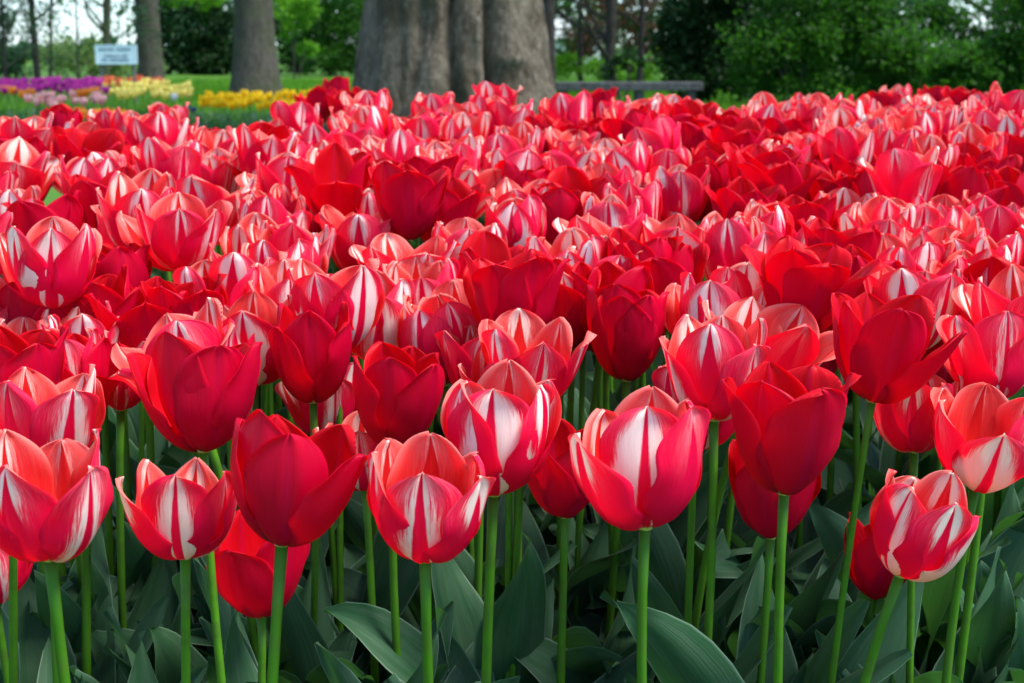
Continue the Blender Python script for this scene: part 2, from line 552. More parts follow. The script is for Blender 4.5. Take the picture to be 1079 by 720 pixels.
# ------------------------------------------------------------------ tulip meshes
def petal_mesh(name, L, hw, open_, outer, mats, seed, red=False):
    """one petal, base at the origin, growing up and outwards to +X; u runs across, v from base to tip"""
    rng = np.random.default_rng(seed)
    nu, nv = 17, 24
    v = np.sin(np.linspace(0, 1, nv) * PI / 2) * .55 + np.linspace(0, 1, nv) * .45
    # centre line: heading angle above the horizontal
    if red:
        ang = np.interp(v, [0, .12, .30, .5, .75, 1.0], np.radians([10, 40, 64, 77, 88 - 22 * open_, 96 - 60 * open_]))
    else:
        ang = np.interp(v, [0, .10, .25, .45, .7, 1.0], np.radians([2, 25, 52, 75, 88 - 17 * open_, 99 - 50 * open_]))
    ang = ang - np.radians(rng.uniform(-7, 10)) * np.clip((v - .62) / .38, 0, 1) ** 1.5
    r = np.zeros(nv); z = np.zeros(nv)
    for k in range(1, nv):
        ds = L * (v[k] - v[k - 1])
        a = .5 * (ang[k] + ang[k - 1])
        r[k] = r[k - 1] + math.cos(a) * ds
        z[k] = z[k - 1] + math.sin(a) * ds
    r += .0030 + (.0012 if outer else 0)
    vm = .50 if not red else .56
    lo = np.sqrt(np.clip(1 - ((vm - np.minimum(v, vm)) / vm) ** 2, 0, 1)) ** .9
    e1, e2 = ((2.9, .60), (2.6, .66), (2.2, .75), (2.7, .63), (2.0, .80))[seed % 5]
    hi = np.clip(1 - (np.clip(v - vm, 0, 1) / (1 - vm)) ** e1, 0, 1) ** e2
    w = hw * np.where(v < vm, .14 + .86 * lo, hi)
    w[-1] = hw * .05
    u = np.linspace(-1, 1, nu)
    U, V = np.meshgrid(u, v)
    ph = rng.uniform(0, 6.28, 8)
    side = np.where(U < 0, 1 + .035 * np.sin(V * 9 + ph[4]) + .02 * np.sin(V * 21 + ph[5]), 1 + .035 * np.sin(V * 8 + ph[6]) + .02 * np.sin(V * 19 + ph[7]))
    S = U * w[:, None] * (1 + (side - 1) * np.clip(V * 2, 0, 1))
    rho = np.maximum(r * 1.02, .010)[:, None] * np.interp(v, [0, .5, 1], [1.0, 1.02, 1.12])[:, None] + .001
    lat = rho * np.sin(np.clip(S / rho, -1.45, 1.45))
    inw = rho * (1 - np.cos(np.clip(S / rho, -1.45, 1.45)))
    # soft waves along the rim, a crease at the midrib and a curled edge
    wav = (.0024 * np.sin(V * 7 + ph[0] + U * 1.5) + .0018 * np.sin(V * 13 + ph[1] - U * 2)) * np.abs(U) ** 2 * np.clip(V * 1.6, 0, 1)
    wav += .0016 * np.sin(U * 4.5 + ph[2]) * V ** 2 + .0004 * np.sin(U * 14 + ph[3] + V * 2) * V
    rib = -.0011 * np.exp(-(U / .075) ** 2) * np.clip(V * 3, 0, 1) + .0006 * np.exp(-((np.abs(U) - .16) / .09) ** 2)
    curl = -.0035 * np.abs(U) ** 4 * np.interp(V, [0, .4, 1], [0, .2, 1]) * rng.uniform(-.2, 1.0)
    off = inw + wav - rib + curl
    dr = np.cos(ang)[:, None]; dz = np.sin(ang)[:, None]
    # inward normal of the centre line is (-dz, dr) in the (r, z) plane
    X = r[:, None] - dz * off
    Z = z[:, None] + dr * off
    Y = lat
    tip = np.clip((V - .93) / .07, 0, 1)
    X = X - .0016 * tip * (1 if not red else -.6)
    P = np.stack([X, Y, Z], -1).reshape(-1, 3)
    uv = np.stack([(U + 1) / 2, V], -1).reshape(-1, 2)
    # the petal has a thickness: an outer and an inner skin joined along the rim
    G = P.reshape(nv, nu, 3)
    nr = np.cross(np.gradient(G, axis=1), np.gradient(G, axis=0))
    nr /= np.linalg.norm(nr, axis=2)[..., None] + 1e-12
    mid = nr[nv // 2, nu // 2]
    if mid[0] > 0: nr = -nr                       # towards the cup's axis
    th = (.00042 * (1 - .7 * np.abs(U) ** 4) * (1 - .6 * V ** 6))[..., None]
    Pi = (G + nr * th).reshape(-1, 3)
    fo = grid_faces(nu, nv)
    a, b, c = G[nv // 2, nu // 2], G[nv // 2, nu // 2 + 1], G[nv // 2 + 1, nu // 2]
    if np.cross(b - a, c - a) @ nr[nv // 2, nu // 2] > 0: fo = fo[:, ::-1]
    fi = fo[:, ::-1] + nu * nv
    ring = [j * nu for j in range(nv)] + [(nv - 1) * nu + i for i in range(1, nu)] + [j * nu + nu - 1 for j in range(nv - 2, -1, -1)]
    rim = np.array([(p, q, q + nu * nv, p + nu * nv) for p, q in zip(ring[:-1], ring[1:])])
    mi = np.concatenate([np.zeros(len(fo)), np.ones(len(fi)), np.zeros(len(rim))])
    return new_mesh(name, np.concatenate([P, Pi]), np.concatenate([fo, fi, rim]), uv=np.concatenate([uv, uv]), mats=mats, midx=mi)


OPEN_S = (0.0, 0.34, 0.85)
OPEN_R = (0.0, 0.30, 0.70)
PET = {}
for k, op in enumerate(OPEN_S):
    for var in range(5):
        PET['S', k, 'o', var] = petal_mesh("striped_petal_outer", .0860, .0318, op, True, [M['pet_o'], M['pet_in']], 10 + k * 10 + var)
        PET['S', k, 'i', var] = petal_mesh("striped_petal_inner", .0895, .0300, op * .8, False, [M['pet_i'], M['pet_in']], 50 + k * 10 + var + 1)
for k, op in enumerate(OPEN_R):
    for var in range(5):
        PET['R', k, 'o', var] = petal_mesh("red_petal_outer", .0900, .0310, op, True, [M['pet_r'], M['pet_rin']], 110 + k * 10 + var, True)
        PET['R', k, 'i', var] = petal_mesh("red_petal_inner", .0910, .0310, op * .8, False, [M['pet_r'], M['pet_rin']], 150 + k * 10 + var + 1, True)


def heart_mesh():
    mb = MB()
    mb.tube([(0, 0, -.001), (0, 0, .003), (0, 0, .005)], [.0045, .0060, .0040], 8)
    mb.tube([(0, 0, .004), (0, 0, .022), (0, 0, .026)], [.0035, .0035, .0050], 6)
    for k in range(6):
        a = k * PI / 3
        c, s = math.cos(a), math.sin(a)
        mb.tube([(.004 * c, .004 * s, .004), (.010 * c, .010 * s, .018), (.011 * c, .011 * s, .030)], [.0008, .0012, .0018], 4)
    return mb.mesh("flower_heart", [M['heart']], True)


HEART = heart_mesh()


def leaf_mesh(name, L, W, arch, fold, twist, seed, start=6):
    """tulip leaf: sheathing base, broad blade, pointed tip; grows up leaning to +X"""
    rng = np.random.default_rng(seed)
    nu, nv = 9, 22
    v = np.linspace(0, 1, nv)
    ang = np.radians(90 - start - arch * v ** 2.2)
    ds = L / (nv - 1)
    x = np.concatenate([[0], np.cumsum(np.cos(ang[:-1]) * ds)]) + .006
    z = np.concatenate([[0], np.cumsum(np.sin(ang[:-1]) * ds)])
    w = W / 2 * np.clip(np.interp(v, [0, .12, .3, .5, .7, .85, .95, 1], [.38, .50, .82, 1.0, .88, .55, .24, .01]), 0, 1)
    U, V = np.meshgrid(np.linspace(-1, 1, nu), v)
    S = U * w[:, None]
    fo = np.interp(V, [0, .3, 1], [1.2, fold, fold * .55])
    lift = np.abs(S) * np.sin(fo)
    lat = S * np.cos(fo)
    ph = rng.uniform(0, 6.28, 3)
    lift = lift + W * .085 * np.sin(V * 9 + ph[0]) * np.abs(U) ** 2 * np.sign(U) + W * .055 * np.sin(V * 15 + ph[1]) * U ** 2
    tw = twist * V ** 1.3
    l2 = lat * np.cos(tw) - lift * np.sin(tw)
    n2 = lat * np.sin(tw) + lift * np.cos(tw)
    A = ang[:, None]
    X = x[:, None] - np.sin(A) * n2
    Z = z[:, None] + np.cos(A) * n2
    bend = .02 * np.sin(v * 2.4 + ph[2])[:, None] * V
    P = np.stack([X, l2 + bend, Z], -1).reshape(-1, 3)
    uv = np.stack([(U + 1) / 2, V], -1).reshape(-1, 2)
    return new_mesh(name, P, grid_faces(nu, nv), uv=uv, mats=[M['leaf']])


LEAF = [leaf_mesh("tulip_leaf", L, W, a, f, t, 300 + i, s) for i, (L, W, a, f, t, s) in enumerate((
    (.44, .100, 50, .35, .5, 10), (.40, .115, 85, .30, -.8, 14), (.46, .090, 30, .50, .7, 7), (.38, .120, 110, .25, 1.0, 16),
    (.42, .105, 65, .42, -.4, 12), (.36, .112, 130, .30, -1.1, 18), (.47, .095, 40, .30, 1.4, 8), (.40, .125, 95, .45, .3, 15)))]


def add_tulip(kind, base, rot, rng, stem_foot, scale=1.0, openness=1, azim=None, leaves=2, name=None, flame=None, spread=None):
    """tulip > stem, leaf (two or three), bloom (flower heart > six petals)"""
    nm = name or ("striped_tulip" if kind == 'S' else "red_tulip")
    root = link(nm, None, loc=stem_foot)
    root.empty_display_size = .05
    top = Vector(base) - Vector(stem_foot)
    # stem: gently bowed, its last centimetres turned into the bloom's own axis
    ax = rot.to_matrix() @ Vector((0, 0, 1))
    p1 = Vector((top.x * .25 + rng.uniform(-.01, .01), top.y * .25 + rng.uniform(-.01, .01), top.z * .45))
    p2 = top - ax * top.z * .30
    pts = []
    for k in range(11):
        t = k / 10
        pts.append(((1 - t) ** 3) * Vector((0, 0, 0)) + 3 * t * (1 - t) ** 2 * p1 + 3 * t * t * (1 - t) * p2 + t ** 3 * top)
    rr = .0036 * (0.85 + .3 * rng.random())
    rad = [rr * (1.12 - .22 * k / 10) for k in range(10)] + [rr * 1.08]
    V, Q, T = tube(pts, rad, 8)
    link("stem", new_mesh("stem", V, [Q, T], mats=[M['stem']]), root)
    a0 = rng.uniform(0, 6.28)
    for k in range(leaves):
        lm = LEAF[rng.randrange(len(LEAF))]
        s = rng.uniform(.60, .86) * top.z / .50
        link("leaf", lm, root, (0, 0, rng.uniform(0, .03)), (rng.uniform(-.08, .08), rng.uniform(-.08, .1), a0 + k * (2 * PI / max(leaves, 1)) + rng.uniform(-.5, .5)), (s, s, s))
    bl = link("bloom", HEART, root, top, rot, (scale,) * 3)
    az = rng.uniform(0, 2 * PI / 3) if azim is None else azim
    for k in range(6):
        io = 'o' if k % 2 == 0 else 'i'
        me = PET[kind, openness, io, rng.choice((0, 1, 3)) if (azim is not None and scale > 0 and stem_foot[1] < 1.15) else rng.randrange(5)]
        tilt_more = spread.get(k, 0) if spread else 0
        a = az + k * PI / 3 + rng.gauss(0, .10)
        tilt = tilt_more + rng.gauss(0, .075 if kind == 'S' else .05) + (.03 if io == 'o' else -.02) + (rng.uniform(.12, .32) if rng.random() < .09 else 0)
        sc = (1 + rng.uniform(-.03, .05), 1 + rng.uniform(-.06, .08), 1 + rng.uniform(-.07, .06))
        pt = link("petal", me, bl, (0, 0, .001 if io == 'i' else 0), Euler((rng.uniform(-.05, .05), tilt, a), 'XYZ'), sc)
        if kind == 'S':
            pt["flame"] = (flame * 1.25 if flame and k == 0 else rng.choice((.13, .23, .34, .46, .58, .72)) * rng.uniform(.85, 1.15))
    return root


# depth along the camera axis for a bloom whose middle is seen at row y
YS = [60, 95, 110, 140, 180, 268, 400, 530, 640]
WS = [27, 32, 37, 47, 60, 85, 108, 132, 148]
def depth_of(y): return F * .082 / float(np.interp(y, YS, WS))

# every bloom that can be told apart in the photograph: x, y of its middle, width, kind, openness, turn (deg, 0 = an outer petal faces us), lean right (deg), lean back (deg)
BLOOMS = [
 (45,525,138,'S',0,35,0,0),(48,440,118,'S',1,20,0,4),(-12,590,95,'S',0,0,-5,0),(195,535,112,'S',0,-8,2,0),(302,508,134,'R',0,10,3,2),
 (275,596,108,'R',0,40,0,0),(212,414,124,'R',0,15,-2,4),(328,376,98,'R',0,60,2,0),(128,392,80,'S',0,0,4,0),(420,421,104,'R',0,40,3,0),
 (382,474,72,'S',0,0,0,0),(447,529,136,'S',0,-5,0,-6),(523,457,136,'S',0,-3,2,0),(597,500,94,'R',0,25,3,0),(683,487,146,'S',0,3,2,0),
 (830,455,134,'R',1,30,0,0),(815,516,104,'R',0,0,0,0),(968,556,116,'S',0,-30,16,-6),(1040,460,112,'S',0,8,6,-4),(965,432,84,'S',0,50,-2,0),
 (560,380,102,'S',1,10,4,0),(536,410,95,'S',1,50,0,0),(663,353,90,'R',0,35,-1,0),(755,335,92,'S',0,-12,0,0),(752,390,110,'S',1,55,0,0),
 (733,425,100,'S',1,20,0,0),(847,303,94,'R',2,25,3,0),(928,369,112,'R',1,10,5,0),(850,374,90,'R',0,50,0,0),(1047,373,106,'S',1,12,3,0),
 (1045,327,76,'R',0,10,0,0),(1028,306,62,'S',0,20,0,0),(975,310,78,'S',1,-5,0,0),(953,286,66,'S',1,40,-4,0),(1062,288,62,'S',0,5,0,0),
 (998,273,62,'S',1,60,0,0),(1035,280,60,'S',0,10,0,0),(1044,256,56,'S',1,60,0,0),(928,248,64,'S',1,5,0,0),(952,244,58,'S',0,30,0,0),
 (893,235,54,'S',0,15,0,0),(990,240,56,'S',1,0,0,0),(1043,237,54,'S',1,30,0,0),(977,252,48,'S',0,0,0,0),(842,245,62,'R',1,10,0,0),
 (905,312,76,'R',0,0,0,0),(886,276,62,'R',1,40,0,0),(815,250,54,'S',1,60,0,0),
 (53,276,96,'S',1,0,0,0),(188,241,82,'S',1,60,0,0),(142,242,72,'S',0,30,-3,0),(12,230,60,'S',0,50,4,0),(223,319,78,'S',1,5,2,0),
 (120,301,78,'R',0,20,0,0),(45,342,86,'R',1,20,0,0),(105,338,72,'R',0,50,0,0),(155,347,84,'R',1,0,0,0),(196,342,78,'R',1,30,0,0),
 (30,372,74,'S',0,10,0,0),(68,388,76,'S',0,15,0,0),(88,362,76,'S',1,60,0,0),(238,367,62,'S',0,20,0,0),(268,357,72,'S',1,0,0,0),
 (14,402,112,'R',0,30,0,0),(86,402,82,'R',1,0,0,0),(0,335,70,'S',0,20,0,0),(395,336,86,'S',0,-4,2,0),(305,320,82,'S',0,5,-2,0),
 (356,320,94,'S',1,40,0,0),(428,287,76,'S',2,20,0,0),(442,314,60,'S',0,0,0,0),(490,268,74,'S',0,0,1,0),(544,246,52,'S',0,-6,2,0),
 (320,229,66,'S',1,58,0,0),(282,231,50,'S',0,20,0,0),(308,269,70,'S',1,62,0,0),(277,268,52,'S',0,10,0,0),(378,252,50,'S',2,60,0,0),
 (402,236,46,'S',1,30,0,0),(462,357,64,'S',0,-15,-6,0),(486,346,64,'S',0,0,0,0),(430,212,82,'R',1,20,0,0),(466,226,72,'R',1,50,0,0),
 (355,197,72,'R',1,10,0,0),(400,202,60,'R',0,40,0,0),(540,317,96,'R',1,30,0,0),(588,328,84,'R',1,0,0,0),(586,233,64,'R',0,10,0,0),
 (600,288,64,'S',0,-8,-2,0),(640,295,58,'S',0,5,3,0),(615,322,46,'S',2,30,0,0),(637,264,62,'S',2,20,0,0),(676,291,62,'R',0,40,0,0),
 (712,263,74,'S',1,0,0,0),(772,267,68,'S',0,60,0,0),(801,257,56,'S',0,10,0,0),(666,226,48,'S',1,60,0,0),(643,238,40,'S',0,0,0,0),
 (786,233,62,'R',1,20,0,0),(716,207,56,'S',1,10,0,0),(553,223,48,'S',1,40,0,0),(925,590,74,'R',0,0,0,0),
 (300,285,62,'S',0,20,0,0),(255,300,60,'S',1,40,0,0),(515,300,64,'R',1,20,0,0),(505,380,70,'S',1,10,0,0),(640,330,70,'R',0,0,0,0),
 (700,300,70,'R',1,0,0,0),(790,320,74,'S',0,30,0,0),(60,310,70,'R',1,60,0,0),(345,420,80,'S',1,10,0,0),(1000,390,80,'R',0,0,0,0),
 # farther rows
 (180,178,66,'S',1,20,0,0),(216,192,52,'S',1,50,0,0),(253,165,46,'S',0,0,0,0),(115,134,36,'S',1,60,-4,0),(137,137,36,'S',0,0,6,0),
 (178,129,28,'S',1,30,0,0),(981,135,58,'S',1,10,0,0),(1018,137,46,'S',1,40,4,0),(893,158,66,'S',1,55,0,0),(868,120,40,'S',1,20,0,0),
 (955,194,72,'S',2,40,0,0),(853,118,34,'S',1,0,0,0),(945,105,30,'S',0,0,0,0),(905,123,40,'S',1,0,0,0),(1025,112,34,'S',0,20,0,0),
 (66,136,30,'R',0,0,0,0),(122,163,42,'R',1,0,0,0),(205,160,36,'R',0,0,0,0),(632,112,30,'R',1,0,0,0),(727,132,46,'R',1,10,0,0),
 (690,136,38,'R',0,0,0,0),(742,152,46,'R',1,50,0,0),(768,140,40,'R',0,0,0,0),(757,181,52,'R',0,30,0,0),(782,165,44,'R',1,0,0,0),
 (800,150,42,'R',0,0,0,0),(575,152,40,'R',1,0,0,0),(605,155,42,'R',1,40,0,0),(632,150,40,'R',0,0,0,0),(553,207,52,'R',0,0,0,0),
 (318,146,38,'R',1,0,0,0),(336,112,30,'R',1,0,0,0),(365,113,28,'R',0,0,0,0),(389,114,26,'R',1,0,0,0),(355,99,18,'R',0,0,0,0),
 (462,172,48,'R',1,0,0,0),(472,154,38,'R',0,0,0,0),(820,165,48,'R',1,0,0,0),(870,178,50,'R',1,0,0,0),(938,152,44,'R',0,0,0,0),
 (845,200,54,'R',0,20,0,0),(1012,185,52,'R',1,0,0,0),(1035,165,46,'R',0,0,0,0),(1062,170,48,'R',1,0,0,0),(1005,210,56,'R',1,30,0,0),
 (1064,212,58,'R',0,0,0,0),(930,118,34,'R',1,0,0,0),(1010,112,34,'R',1,0,0,0),(985,108,32,'R',0,0,0,0),(872,214,56,'R',1,40,0,0),
 (912,214,58,'R',0,0,0,0),(990,168,48,'R',1,0,0,0),(950,165,46,'R',1,0,0,0),(905,190,50,'R',1,0,0,0),(1040,195,52,'R',1,0,0,0),
 (720,150,42,'R',1,0,0,0),(740,200,50,'R',0,0,0,0),(640,205,50,'S',1,0,0,0),(700,185,56,'S',1,0,0,0),(610,170,46,'S',1,10,0,0),
]
# shorter plants seen low between the stems of the front row: distance
BEHIND = {(275, 596): 1.12, (815, 516): 1.14, (925, 590): 1.28, (-12, 590): 1.20, (597, 500): 1.20, (195, 535): .97, (128, 392): 1.30, (382, 474): 1.24,
          (965, 432): 1.16, (733, 425): 1.16, (536, 410): 1.22, (850, 374): 1.50, (345, 420): 1.35, (1000, 390): 1.45}
# blooms whose front petal carries a flame of known breadth
FLAME = {(45, 525): .30, (195, 535): .46, (447, 529): .34, (523, 457): .74, (683, 487): .62, (968, 556): .55, (1040, 460): .70, (53, 276): .66, (223, 319): .85,
         (490, 268): .66, (544, 246): .95, (712, 263): .80, (395, 336): .48, (600, 288): .50, (640, 295): .50, (755, 335): .60, (462, 357): .48, (305, 320): .40, (253, 165): .5}
# single petals that have fallen outwards (0 is the front one, counted to the right)
SPREAD = {(683, 487): {5: .26, 0: -.04}, (302, 508): {1: .28}, (447, 529): {1: .08}, (188, 241): {1: .15, 5: .15}, (847, 303): {1: .25}, (928, 369): {1: .3}, (1040, 460): {5: .15}}
# where plain red blooms stand in loose drifts among the striped ones: x, y, reach x, reach y, share
DRIFTS = [(770,165,75,45,.85),(920,200,90,22,.8),(1030,180,60,30,.8),(600,155,55,14,.6),(360,113,45,12,.55),(470,165,35,20,.5),(430,205,70,28,.7),
          (130,165,50,18,.5),(560,320,50,40,.6),(960,110,60,10,.5),(880,290,60,60,.6),(110,330,110,30,.6)]


def build_near_bed():
    rng = random.Random(11)
    specs = []
    for (px, py, w, kind, op, turn, lr, lb) in BLOOMS:
        td = depth_of(py)
        t = BEHIND.get((px, py)) or min(max(F * .082 / w, .93 * td), 1.09 * td)
        c = at(px, py, t)
        sc = min(1.28, max(.88 if py > 360 else 1.10, (w * t / F) / (.082 if kind == 'S' else .080)))
        specs.append([c, kind, op, turn, lr, lb, sc, px, py, 1])
    # the rest of the bed, planted between them
    pts = [(s[0].x, s[0].y) for s in specs]
    tries = 0
    extra = []
    while tries < 14000:
        tries += 1
        py = 92 + 268 * rng.random() ** 1.9
        t = depth_of(py) * rng.uniform(.985, 1.015)
        px = rng.uniform(-60, 1140)
        edge = float(np.interp(px, [0, 200, 330, 420, 700, 820, 1079], [155, 153, 134, 126, 127, 119, 122]))
        if py < edge: continue
        c = at(px, py, t)
        lim = .088 if t > 1.9 else .098
        if any((c.x - x) ** 2 + (c.y - y) ** 2 < lim * lim for x, y in pts): continue
        pts.append((c.x, c.y))
        pr = .06
        for (dx, dy, rx, ry, s) in DRIFTS:
            q = ((px - dx) / rx) ** 2 + ((py - dy) / ry) ** 2
            if q < 1.3: pr = max(pr, s * (1 if q < .8 else .5))
        kind = 'R' if rng.random() < pr else 'S'
        c.z += rng.gauss(-.014 if t < 2.2 else -.006, .015)
        extra.append([c, kind, rng.choice((0, 1, 1, 1, 1, 2, 2)), None, rng.gauss(0, 9), rng.gauss(0, 9), rng.uniform(1.06, 1.30), px, py, 0])
    extra.sort(key=lambda s: s[0].y)
    specs += extra
    print("tulips", len(specs), "listed", len(BLOOMS))
    return specs


SPECS = build_near_bed()
DROP = {114, 132, 133, 148, 151, 164, 167, 176, 180, 182, 184, 198, 199, 202, 205, 207, 217, 223, 232, 237, 249, 256, 259, 263, 265, 268, 274, 280, 286, 297, 300, 303}            # plants that stand wholly behind others
order = [i for i in sorted(range(len(SPECS)), key=lambda i: (0 if SPECS[i][9] else 1, SPECS[i][0].y)) if i not in DROP]


def place_spec(s, rng):
    c, kind, op, turn, lr, lb, sc = s[:7]
    h = .040 * sc                                # from the bloom's base to its middle
    rot = Euler((math.radians(-lb) + rng.gauss(0, .03), math.radians(lr) + rng.gauss(0, .03), 0), 'XYZ')
    ax = rot.to_matrix() @ Vector((0, 0, 1))
    base = c - ax * h
    fx = base.x - ax.x * .16 + rng.gauss(0, .012)
    fy = base.y - ax.y * .16 + rng.gauss(0, .012)
    foot = Vector((fx, fy, float(mound(fx, fy)) + .004))
    az = None
    if turn is not None:
        az = -PI / 2 + math.radians(turn) - math.atan2(c.x, c.y)
    return base, rot, foot, az


TUL = []
for i in order:
    rng = random.Random(1000 + i)
    s = SPECS[i]
    base, rot, foot, az = place_spec(s, rng)
    nl = 5 if s[0].y < 1.15 else 4 if s[0].y < 1.4 else 2
    o = add_tulip(s[1], base, rot, rng, foot, s[6], s[2], az, nl, flame=FLAME.get((s[7], s[8])), spread=SPREAD.get((s[7], s[8])))
    tag(o, "tulip", "tulip", "tulips in the near bed")
    TUL.append((o, s))


def bed_leaves():
    """the leaves that crowd the inside of the bed below the blooms"""
    rng = random.Random(202)
    V, Fc, UV, n = [], [], [], 0
    cache = []
    for me in LEAF:
        co = np.empty(len(me.vertices) * 3, np.float32); me.vertices.foreach_get("co", co)
        li = np.empty(len(me.loops), np.int32); me.loops.foreach_get("vertex_index", li)
        uv = np.empty(len(me.loops) * 2, np.float32); me.uv_layers[0].data.foreach_get("uv", uv)
        uu = np.zeros((len(me.vertices), 2), np.float32); uu[li] = uv.reshape(-1, 2)
        cache.append((co.reshape(-1, 3), li.reshape(-1, 4), uu))
    for k in range(1480):
        y = rng.uniform(1.45, 3.55) if k < 1150 else rng.uniform(.98, 1.5)
        px = rng.uniform(-70, 1150)
        x = (px - 539.5) / F * y
        if y > np.interp(x, [-3.2, -1.2, -.3, .4, 3.5], [3.1, 3.15, 3.4, 3.7, 3.8]): continue
        co, f, uu = cache[rng.randrange(len(cache))]
        m = Matrix.Translation((x, y, float(mound(x, y)))) @ Euler((rng.uniform(-.1, .1), rng.uniform(-.15, .1), rng.uniform(0, 6.28))).to_matrix().to_4x4() @ Matrix.Scale(rng.uniform(.72, .98) if k < 1150 else rng.uniform(.62, .86), 4)
        R = np.array(m)
        V.append(co @ R[:3, :3].T + R[:3, 3]); Fc.append(f + n); UV.append(uu); n += len(co)
    o = link("bed_leaves", new_mesh("bed_leaves", np.concatenate(V), np.concatenate(Fc), uv=np.concatenate(UV), mats=[M['leaf']]))
    tag(o, "dense tulip leaves filling the bed beneath the blooms", "leaves", kind="stuff")


bed_leaves()


def label_tulips():
    """front blooms by their look; the others by their place in the column below a landmark, counted from the back"""
    cols = [(-99, 55, "below the outer half of the purple tulips"), (55, 112, "below the sign-side half of the purple tulips"), (112, 175, "below the slim brown trunk"),
            (175, 240, "below the lawn gap beside the slim trunk"), (240, 300, "below the grey brown trunk"), (300, 370, "below the soft green shrub beside the massive trunk"),
            (370, 435, "below the massive trunk's left flank"), (435, 500, "below the massive trunk's middle"), (500, 585, "below the massive trunk's right lobe"),
            (585, 660, "below the left half of the bench"), (660, 735, "below the right half of the bench"), (735, 800, "below the dark laurel"),
            (800, 870, "below the broad mid green shrub"), (870, 940, "below the bushy shrub's left side"), (940, 1010, "below the bushy shrub's right side"), (1010, 1300, "below the outermost shrub")]
    nth = "rearmost second third fourth fifth sixth seventh eighth ninth tenth eleventh twelfth thirteenth fourteenth fifteenth sixteenth seventeenth eighteenth nineteenth twentieth twenty-first twenty-second twenty-third twenty-fourth twenty-fifth twenty-sixth twenty-seventh twenty-eighth twenty-ninth thirtieth".split() + ["last"] * 60
    for (x0, x1, where) in cols:
        for kind in 'SR':
            m = sorted([(s[8], o) for o, s in TUL if s[1] == kind and x0 <= s[7] < x1], key=lambda p: p[0])
            for k, (_y, o) in enumerate(m):
                w = "striped tulip" if kind == 'S' else "plain red tulip"
                o["label"] = f"rearmost {w} {where}" if k == 0 else f"{nth[k]} {w} from the back {where}"
    for o, s in TUL:
        t = FRONT.get((s[7], s[8]))
        if t: o["label"] = t


FRONT = {
 (45,525): "big red and white tulip at the left end of the front row",
 (48,440): "open white-tipped tulip directly behind the leftmost front bloom",
 (-12,590): "low striped bloom cut off at the lower left corner",
 (195,535): "small striped cup left of the large glossy red front bloom",
 (302,508): "large plain crimson tulip of the front row between two striped blooms",
 (275,596): "lowest plain red bloom, half hidden beneath the large crimson front tulip",
 (212,414): "tall broad plain red tulip above the small striped cup at left",
 (328,376): "plain red cup behind the large crimson front tulip",
 (420,421): "plain red tulip above the low wide striped front bloom",
 (382,474): "narrow striped bloom squeezed beside the large crimson front tulip",
 (447,529): "lowest wide striped cup of the front row, left of the bold white flame",
 (523,457): "striped bloom with the broadest white flame at the middle of the front row",
 (597,500): "plain red bud hanging between the two central striped front blooms",
 (683,487): "large striped front tulip with one petal leaning out to the left",
 (830,455): "large plain red goblet with flared rim in the front row's right half",
 (815,516): "low plain red bloom half hidden under the large red goblet",
 (968,556): "striped tulip leaning over to the right, lowest bloom at the right",
 (925,590): "low plain red bloom peeping out behind the leaning striped tulip",
 (1040,460): "striped tulip at the right edge above the leaning striped bloom",
 (965,432): "slender striped bloom just left of the right edge's striped tulip",
 (847,303): "plain red tulip with bare stem showing above the large red goblet",
 (928,369): "broad open plain red tulip right of the bare stemmed red one",
 (663,353): "deep red closed goblet above the gap with bare stems",
 (752,390): "wide open striped tulip left above the large red goblet",
 (53,276): "open striped tulip with bold white flame, alone above dark red blooms at left",
}


label_tulips()


# ------------------------------------------------------------------ trees and shrubs
def leaf_cloud(blobs, size, seed, clump=.35, gap=0.0):
    """leaf faces spread through ellipsoids in clumps; blobs: (cx, cy, cz, rx, ry, rz, n)"""
    rng = np.random.default_rng(seed)
    C = []
    for (cx, cy, cz, rx, ry, rz, n) in blobs:
        nc = max(4, int(n / 45))
        d = rng.normal(size=(nc, 3)); d /= np.linalg.norm(d, axis=1)[:, None]
        rad = rng.random(nc) ** .45
        cc = d * rad[:, None] * np.array([rx, ry, rz]) + np.array([cx, cy, cz])
        k = rng.integers(0, nc, n)
        sp = clump * min(rx, ry, rz) * rng.uniform(.5, 1.3, nc)[k]
        C.append(cc[k] + rng.normal(size=(n, 3)) * sp[:, None] * np.array([1, 1, .75]))
    P = np.concatenate(C)
    P = P[P[:, 2] > .03]
    n = len(P)
    a = rng.normal(size=(n, 3)); a[:, 2] -= .3
    a /= np.linalg.norm(a, axis=1)[:, None]
    b = rng.normal(size=(n, 3)); b[:, 2] *= .5
    b -= (a * b).sum(1)[:, None] * a
    b /= np.linalg.norm(b, axis=1)[:, None]
    nn = np.cross(a, b)
    s = size * rng.uniform(.6, 1.4, n)[:, None]
    v0 = P
    v1 = P + a * s * .5 + b * s * .30 + nn * s * .08
    v2 = P + a * s
    v3 = P + a * s * .5 - b * s * .30 + nn * s * .08
    V = np.stack([v0, v1, v2, v3], 1).reshape(-1, 3)
    i = np.arange(n) * 4
    T = np.concatenate([np.stack([i, i + 1, i + 2], 1), np.stack([i, i + 2, i + 3], 1)])
    sh = np.repeat(np.clip(rng.normal(.45, .28, n), 0, 1), 4)
    return V, T, sh


def cloud_obj(name, parent, mat, blobs, size, seed, clump=.35):
    V, T, sh = leaf_cloud(blobs, size, seed, clump)
    return link(name, new_mesh(name, V, T, mats=[mat], smooth=False, vcol=sh), parent)


